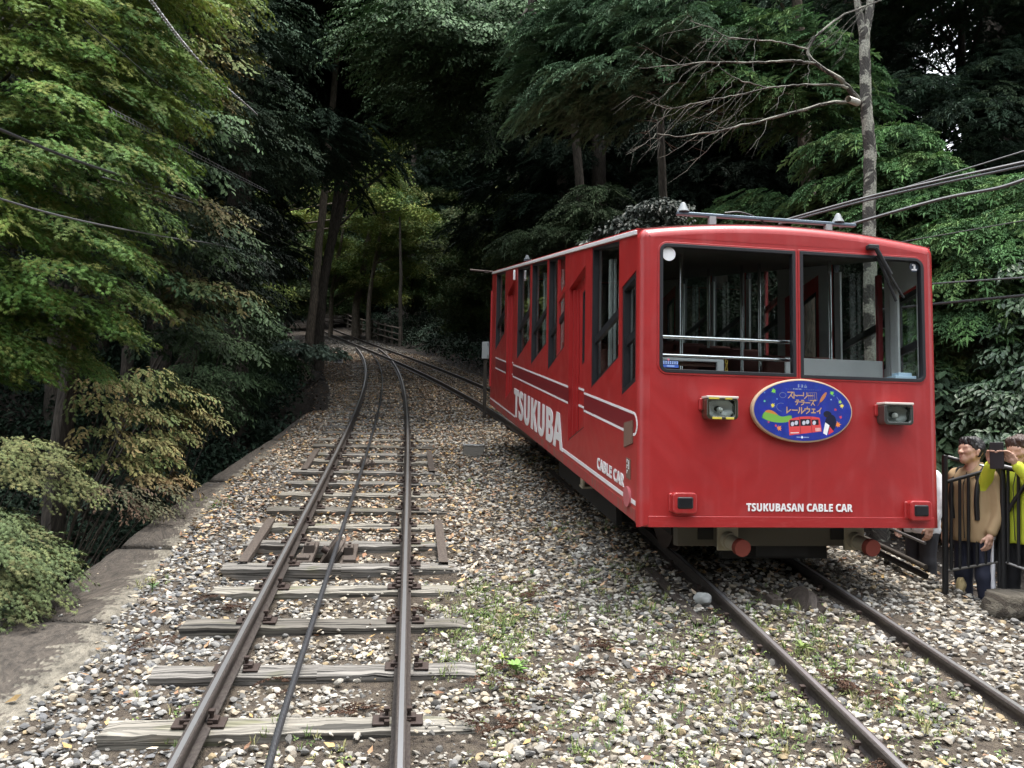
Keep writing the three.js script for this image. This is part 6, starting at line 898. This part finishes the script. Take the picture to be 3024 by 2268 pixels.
  plant('bright green leafy weed in the gravel between the tracks', 1525, 1925, 5.85, 0.085, 16); plant('bright yellow-green rosette weed just behind the leafy weed', 1485, 1890, 6.0, 0.06, 12, lance, [0.25, 0.34, 0.05]);
  plant('tall pale green weed standing between the right rails', 2370, 1930, 6.25, 0.085, 18, lance, [0.2, 0.27, 0.07]); plant('dark green weed at the edge of the concrete wall', 450, 1738, 7.35, 0.05, 14, oval, [0.07, 0.14, 0.045]); plant('green weed beside the rope in the left track', 850, 2215, 4.55, 0.035, 18, oval, [0.1, 0.18, 0.06]);
  plant('small green weed by the wall edge farther on', 632, 1495, 10.2, 0.06, 16, oval, [0.1, 0.17, 0.05]); plant('yellow-green sprig under the front of the car, between the right rails', 2325, 1790, 7.0, 0.06, 16, lance, [0.2, 0.26, 0.07]);
}
// ---------------------------------------------------------------- people behind the railings
function sdfGeo(caps, { k = 0.03, res = 72, clip, bump } = {}) {
  const lo = V(9, 9, 9), hi = V(-9, -9, -9); for (const c of caps) if (!c.sub) for (const [p, r] of [[c.a, c.ra], [c.b, c.rb]]) { const s = c.sc ?? [1, 1, 1]; lo.min(V(p.x - r * 1.25, p.y - r * 1.25, p.z - r * 1.25)); hi.max(V(p.x + r * 1.25, p.y + r * 1.25, p.z + r * 1.25)); }
  lo.subScalar(0.03); hi.addScalar(0.03);
  const cen = lo.clone().add(hi).multiplyScalar(0.5), half = hi.clone().sub(lo).multiplyScalar(0.5 * res / (res - 4));
  const mc = new MarchingCubes(res, M.black, false, false, 120000); mc.isolation = 0;
  const p = V(), ab = V(), ap = V();
  for (let z = 0; z < res; z++) for (let y = 0; y < res; y++) for (let x = 0; x < res; x++) {
    p.set(cen.x + half.x * (x - res / 2) / (res / 2), cen.y + half.y * (y - res / 2) / (res / 2), cen.z + half.z * (z - res / 2) / (res / 2));
    let d = 1e3, cut = -1e3;
    for (const c of caps) {
      ab.subVectors(c.b, c.a); ap.subVectors(p, c.a); const l = ab.lengthSq(), h = l > 1e-9 ? clamp(ap.dot(ab) / l, 0, 1) : 0; ap.addScaledVector(ab, -h);
      if (c.sc) ap.set(ap.x / c.sc[0], ap.y / c.sc[1], ap.z / c.sc[2]);
      const q = ap.length() - lerp(c.ra, c.rb, h);
      if (c.sub) cut = Math.max(cut, -q); else { const kk = c.k ?? k, m = clamp(0.5 + 0.5 * (d - q) / kk, 0, 1); d = d > 100 ? q : lerp(d, q, m) - kk * m * (1 - m); }
    }
    d = Math.max(d, cut); if (clip) d = Math.max(d, clip(p)); if (bump) d += bump(p);
    mc.field[x + y * res + z * res * res] = -d;
  }
  mc.update();
  const n = mc.count, pos = new Float32Array(n * 3); for (let i = 0; i < n; i++) { pos[i * 3] = cen.x + mc.positionArray[i * 3] * half.x; pos[i * 3 + 1] = cen.y + mc.positionArray[i * 3 + 1] * half.y; pos[i * 3 + 2] = cen.z + mc.positionArray[i * 3 + 2] * half.z; }
  let g = new THREE.BufferGeometry(); g.setAttribute('position', new THREE.BufferAttribute(pos, 3)); g = mergeVertices(g, 1e-5); g.computeVertexNormals(); return g;
}
const cap = (a, b, ra, rb = ra, o = {}) => ({ a, b, ra, rb, ...o });
// head at o (centre), looking along local +z turned by yaw and pitched up
function headCaps(T) {
  const q = (x, y, z) => T(V(x, y, z));
  return [cap(q(0, 0.03, -0.018), q(0, 0.03, 0.012), 0.09, 0.086, { k: 0.03 }), cap(q(0, -0.035, 0.035), q(0, -0.075, 0.055), 0.058, 0.036, { k: 0.03 }), cap(q(-0.045, -0.05, 0.02), q(0, -0.082, 0.058), 0.03, 0.026, { k: 0.025 }), cap(q(0.045, -0.05, 0.02), q(0, -0.082, 0.058), 0.03, 0.026, { k: 0.025 }),
    cap(q(0, 0.015, 0.088), q(0, -0.022, 0.11), 0.009, 0.014, { k: 0.012 }), cap(q(-0.014, -0.024, 0.098), q(0.014, -0.024, 0.098), 0.009, 0.009, { k: 0.01 }), cap(q(-0.045, 0.03, 0.078), q(0.045, 0.03, 0.078), 0.013, 0.013, { k: 0.02 }), cap(q(-0.02, -0.052, 0.088), q(0.02, -0.052, 0.088), 0.009, 0.009, { k: 0.01 }), cap(q(-0.015, -0.066, 0.086), q(0.015, -0.066, 0.086), 0.009, 0.009, { k: 0.008 }),
    cap(q(-0.05, -0.005, 0.065), q(-0.04, -0.015, 0.07), 0.022, 0.022, { k: 0.02 }), cap(q(0.05, -0.005, 0.065), q(0.04, -0.015, 0.07), 0.022, 0.022, { k: 0.02 }),
    cap(q(-0.089, 0.015, -0.005), q(-0.085, -0.025, 0.0), 0.017, 0.012, { k: 0.008 }), cap(q(0.089, 0.015, -0.005), q(0.085, -0.025, 0.0), 0.017, 0.012, { k: 0.008 }),
    cap(q(0, -0.06, -0.03), q(0, -0.17, -0.05), 0.056, 0.06, { k: 0.03 })];
}
// a hand: palm from the wrist along d, fingers side by side across s, curling towards n
function handCaps(w, d, s, n, curl, thumbSide = 1) {
  const P = (a, b, c) => w.clone().addScaledVector(d, a).addScaledVector(s, b).addScaledVector(n, c), o = [cap(P(0.0, 0, 0), P(0.03, 0, 0), 0.026, 0.03), cap(P(0.03, -0.025, 0), P(0.085, -0.03, 0.0), 0.016, 0.013), cap(P(0.03, 0.0, 0), P(0.088, 0, 0), 0.017, 0.013), cap(P(0.03, 0.025, 0), P(0.082, 0.032, 0), 0.016, 0.013)];
  const len = [0.068, 0.078, 0.073, 0.058];
  for (let i = 0; i < 4; i++) { let a = P(0.086, (i - 1.5) * 0.021 * -thumbSide, 0), ang = curl * 0.6; for (let j = 0; j < 3; j++) { const l = len[i] * [0.45, 0.32, 0.25][j], dir = d.clone().multiplyScalar(Math.cos(ang)).addScaledVector(n, Math.sin(ang)), b = a.clone().addScaledVector(dir, l); o.push(cap(a, b, 0.0092 - j * 0.0008, 0.0088 - j * 0.001, { k: 0.006 })); a = b; ang += curl * 0.75; } }
  let a = P(0.028, 0.026 * thumbSide, 0.004); const b = P(0.055, 0.052 * thumbSide, 0.02), c = P(0.085, 0.052 * thumbSide, 0.036); o.push(cap(a, b, 0.0125, 0.011, { k: 0.012 }), cap(b, c, 0.0105, 0.0085, { k: 0.006 })); return o;
}
function person({ label, pos, turn, hair, top, pants, pose, headYaw = 0, headPitch = 0, headTilt = 0, hairLong = 0, extras, size = 1 }) {
  const g = thing('person', label, 'person', pos, turn); g.scale.setScalar(size);
  const hq = new THREE.Quaternion().setFromEuler(new THREE.Euler(-headPitch, headYaw, headTilt, 'YXZ')), hc = V(0, 1.6, 0.025), T = (v) => v.applyQuaternion(hq).add(hc);
  const sk = pose, skin = phys(0.5, 0.3, 0.22, 0.55, { sheen: 0.2 });
  const body = [cap(V(0, 0.98, 0), V(0, 1.28, 0), 0.095, 0.1), cap(V(-0.1, 1.38, 0), V(0.1, 1.38, 0), 0.05, 0.05), cap(V(0, 1.4, -0.01), V(0, 1.5, -0.01), 0.06, 0.056)];
  for (const s of ['L', 'R']) { const x = s === 'L' ? 1 : -1, sh = V(0.17 * x, 1.39, 0), el = sk['el' + s], wr = sk['wr' + s]; body.push(cap(sh, el, 0.048, 0.04), cap(el, wr, 0.039, 0.026), cap(V(0.085 * x, 0.93, 0), sk['kn' + s], 0.085, 0.055), cap(sk['kn' + s], sk['an' + s], 0.052, 0.036), cap(sk['an' + s].clone().add(V(0, -0.04, -0.02)), sk['an' + s].clone().add(V(0.01 * x, -0.055, 0.13)), 0.034, 0.026)); }
  const parts = [sdfGeo(body, { k: 0.04, res: 72 }), sdfGeo(headCaps((v) => T(v)), { res: 72, k: 0.02 })];
  for (const s of ['L', 'R']) { const h = sk['hand' + s]; parts.push(sdfGeo(handCaps(sk['wr' + s], h.d.clone().normalize(), h.s.clone().normalize(), h.n.clone().normalize(), h.curl, h.thumb), { res: 48, k: 0.01 })); }
  part(g, 'body', parts, skin);
  for (const x of [-1, 1]) { part(g, 'eye', new THREE.SphereGeometry(0.008, 12, 8).translate(...T(V(0.032 * x, 0.012, 0.0815)).toArray()), std(0.03, 0.02, 0.015, 0.3)); part(g, 'eyebrow', rod(T(V(0.02 * x, 0.04, 0.0925)), T(V(0.05 * x, 0.039, 0.081)), 0.003, 6), std(0.02, 0.015, 0.012)); }
  part(g, 'mouth', rod(T(V(-0.018, -0.059, 0.096)), T(V(0.018, -0.059, 0.096)), 0.0035, 6), std(0.55, 0.4, 0.36, 0.4));
  const hp = (x, y, z) => T(V(x, y, z)), hcaps = [cap(hp(0, 0.055, -0.02), hp(0, 0.05, 0.0), 0.098, 0.094), cap(hp(-0.045, 0.1, 0.045), hp(0.045, 0.1, 0.045), 0.036, 0.036), cap(hp(-0.085, 0.03, -0.02), hp(-0.08, -0.02 - hairLong, -0.02), 0.026, 0.02), cap(hp(0.085, 0.03, -0.02), hp(0.08, -0.02 - hairLong, -0.02), 0.026, 0.02), cap(hp(0, 0.0, -0.07), hp(0, -0.06 - hairLong, -0.06), 0.06, 0.045), cap(hp(-0.05, 0.1, 0.065), hp(-0.07, 0.06, 0.062), 0.02, 0.01), cap(hp(0.05, 0.1, 0.065), hp(0.07, 0.06, 0.062), 0.02, 0.01), cap(hp(0.0, 0.11, 0.065), hp(0.022, 0.072, 0.088), 0.016, 0.008), cap(hp(-0.02, 0.11, 0.065), hp(-0.035, 0.072, 0.084), 0.016, 0.008)];
  part(g, 'hair', sdfGeo(hcaps, { res: 72, k: 0.02, bump: (p) => 0.007 * noise.noise(p.x * 60, p.y * 22, p.z * 60) + 0.004 * noise.noise(p.x * 140, p.y * 40, p.z * 140) }), std(...hair, 0.55));
  const hem = 0.8, fold = (p) => 0.006 * noise.noise(p.x * 9, p.y * 7 + p.x * 8, p.z * 9) + 0.004 * noise.noise(p.x * 22, p.y * 9, p.z * 22), jc = [cap(V(-0.07, 0.84, 0), V(-0.08, 1.3, 0), 0.13, 0.125), cap(V(0.07, 0.84, 0), V(0.08, 1.3, 0), 0.13, 0.125), cap(V(-0.13, 1.385, -0.005), V(0.13, 1.385, -0.005), 0.075, 0.075), cap(V(0, 1.42, -0.015), V(0, 1.5, -0.02), 0.078, 0.074)];
  for (const s of ['L', 'R']) { const x = s === 'L' ? 1 : -1, w = sk['wr' + s].clone().lerp(sk['el' + s], 0.12); jc.push(cap(V(0.175 * x, 1.375, 0), sk['el' + s], 0.075, 0.06), cap(sk['el' + s], w, 0.06, 0.046)); }
  const jk = part(g, 'jacket', sdfGeo(jc, { k: 0.05, res: 80, clip: (p) => Math.max(hem - p.y, p.y - 1.515), bump: fold }), top.mat ?? std(...top.col, 0.8));
  part(jk, 'zip', limb([V(0.0, 0.83, 0.135), V(0, 1.1, 0.142), V(0, 1.3, 0.137), V(0, 1.42, 0.085)], Array(4).fill(0.004), 5), std(0.03, 0.03, 0.03));
  const tc = []; for (const s of ['L', 'R']) { const x = s === 'L' ? 1 : -1; tc.push(cap(V(0.07 * x, 0.95, 0), V(0.088 * x, 0.8, 0), 0.115, 0.1), cap(V(0.088 * x, 0.82, 0), sk['kn' + s], 0.098, 0.074), cap(sk['kn' + s], sk['an' + s].clone().add(V(0, 0.0, 0)), 0.074, 0.058)); }
  const tr = part(g, 'trousers', sdfGeo(tc, { k: 0.03, res: 64, bump: fold }), std(...pants, 0.8));
  for (const s of ['L', 'R']) { const an = sk['an' + s]; part(g, 'shoe', sdfGeo([cap(an.clone().add(V(0, -0.035, -0.03)), an.clone().add(V(0, -0.05, 0.07)), 0.045, 0.042), cap(an.clone().add(V(0, -0.05, 0.06)), an.clone().add(V(0, -0.055, 0.15)), 0.042, 0.034)], { res: 36, clip: (p) => an.y - 0.085 - p.y }), M.black); }
  if (extras) extras(g, { T, tr, jk }); return g;
}
const legs = { knL: V(0.1, 0.5, 0.02), knR: V(-0.1, 0.5, 0.03), anL: V(0.11, 0.085, -0.02), anR: V(-0.1, 0.085, 0.0) };
{
  const h1 = at(2866, 1341, 7.75), s1 = 1.0;
  person({ label: 'person in a tan jacket behind the railing smiling up toward the car', pos: V(h1.x + 0.02, h1.y - 1.585, h1.z), turn: -1.15, hair: [0.012, 0.011, 0.012], top: { col: [0.34, 0.24, 0.13] }, pants: [0.014, 0.017, 0.035], headYaw: -0.22, headPitch: 0.22, headTilt: 0.05,
    pose: { ...legs, elL: V(0.25, 1.12, -0.03), wrL: V(0.22, 0.88, 0.09), elR: V(-0.25, 1.12, -0.02), wrR: V(-0.22, 0.88, 0.1), handL: { d: V(-0.05, -1, 0.25), s: V(0, 0.2, 1), n: V(-1, 0, 0), curl: 0.5, thumb: 1 }, handR: { d: V(0.05, -1, 0.25), s: V(0, 0.2, 1), n: V(1, 0, 0), curl: 0.5, thumb: 1 } },
    extras: (g, { tr }) => { part(tr, 'side_stripe', limb([V(0.19, 0.86, 0.01), V(0.184, 0.7, 0.015), V(0.178, 0.5, 0.02), V(0.172, 0.2, 0)], Array(4).fill(0.022), 6), std(0.72, 0.72, 0.76, 0.7)); for (const x of [-1, 1]) part(g, 'bag_strap', limb([V(0.12 * x, 1.0, 0.12), V(0.13 * x, 1.2, 0.135), V(0.125 * x, 1.36, 0.09), V(0.12 * x, 1.46, 0.0), V(0.12 * x, 1.4, -0.09)], Array(5).fill(0.022), 6, 14), M.black); part(g, 'backpack', sdfGeo([cap(V(-0.06, 1.0, -0.21), V(-0.06, 1.32, -0.2), 0.09, 0.08), cap(V(0.06, 1.0, -0.21), V(0.06, 1.32, -0.2), 0.09, 0.08)], { res: 40, k: 0.05 }), std(0.015, 0.015, 0.018, 0.7)); } });
  const h2 = at(3004, 1334, 7.5);
  const wl = V(0.055, 1.5, 0.3), wr = V(-0.055, 1.5, 0.3);
  person({ label: 'person in a yellow-green jacket holding a black phone up to take a picture', pos: V(h2.x + 0.03, h2.y - 1.6, h2.z), turn: -1.02, hair: [0.04, 0.02, 0.014], top: { col: [0.48, 0.54, 0.035] }, pants: [0.012, 0.012, 0.015], headYaw: 0, headPitch: -0.12, hairLong: 0.03,
    pose: { ...legs, elL: V(0.26, 1.24, 0.16), wrL: V(0.1, 1.5, 0.29), elR: V(-0.26, 1.24, 0.16), wrR: V(-0.1, 1.5, 0.29), handL: { d: V(-0.25, 0.75, 0.55), s: V(-0.8, -0.2, 0), n: V(-0.7, 0, 0.6), curl: 0.75, thumb: 1 }, handR: { d: V(0.25, 0.75, 0.55), s: V(0.8, -0.2, 0), n: V(0.7, 0, 0.6), curl: 0.75, thumb: 1 } },
    extras: (g) => { part(g, 'bag_strap', limb([V(0.15, 1.42, 0.06), V(0.06, 1.25, 0.145), V(-0.06, 1.05, 0.15), V(-0.18, 0.86, 0.09)], Array(4).fill(0.018), 6, 12), M.black); } });
  const ph = thing('phone', 'black phone held up by the person in yellow', 'phone', V(h2.x + 0.03, h2.y - 1.6, h2.z), -1.02); part(ph, 'phone_body', rbox(0.12, 0.23, 0.014, 0.006, 0.0, 1.56, 0.385), M.black); part(ph, 'phone_screen', box(0.108, 0.21, 0.003, 0.0, 1.56, 0.377), std(0.02, 0.022, 0.025, 0.15));
  const h3 = at(2690, 1350, 8.9);
  person({ label: 'dark-haired person in a white shirt mostly hidden behind the car corner', pos: V(h3.x + 0.1, h3.y - 1.58, h3.z), turn: -1.3, hair: [0.012, 0.011, 0.012], top: { col: [0.7, 0.7, 0.72] }, pants: [0.02, 0.02, 0.025], headPitch: 0.1, pose: { ...legs, elL: V(0.25, 1.12, -0.03), wrL: V(0.22, 0.88, 0.09), elR: V(-0.25, 1.12, -0.02), wrR: V(-0.22, 0.88, 0.1), handL: { d: V(-0.05, -1, 0.25), s: V(0, 0.2, 1), n: V(-1, 0, 0), curl: 0.5, thumb: 1 }, handR: { d: V(0.05, -1, 0.25), s: V(0, 0.2, 1), n: V(1, 0, 0), curl: 0.5, thumb: 1 } } });
}
scene.traverse((o) => { if (o.isMesh) { o.castShadow = true; o.receiveShadow = true; } });
renderer.render(scene, camera);
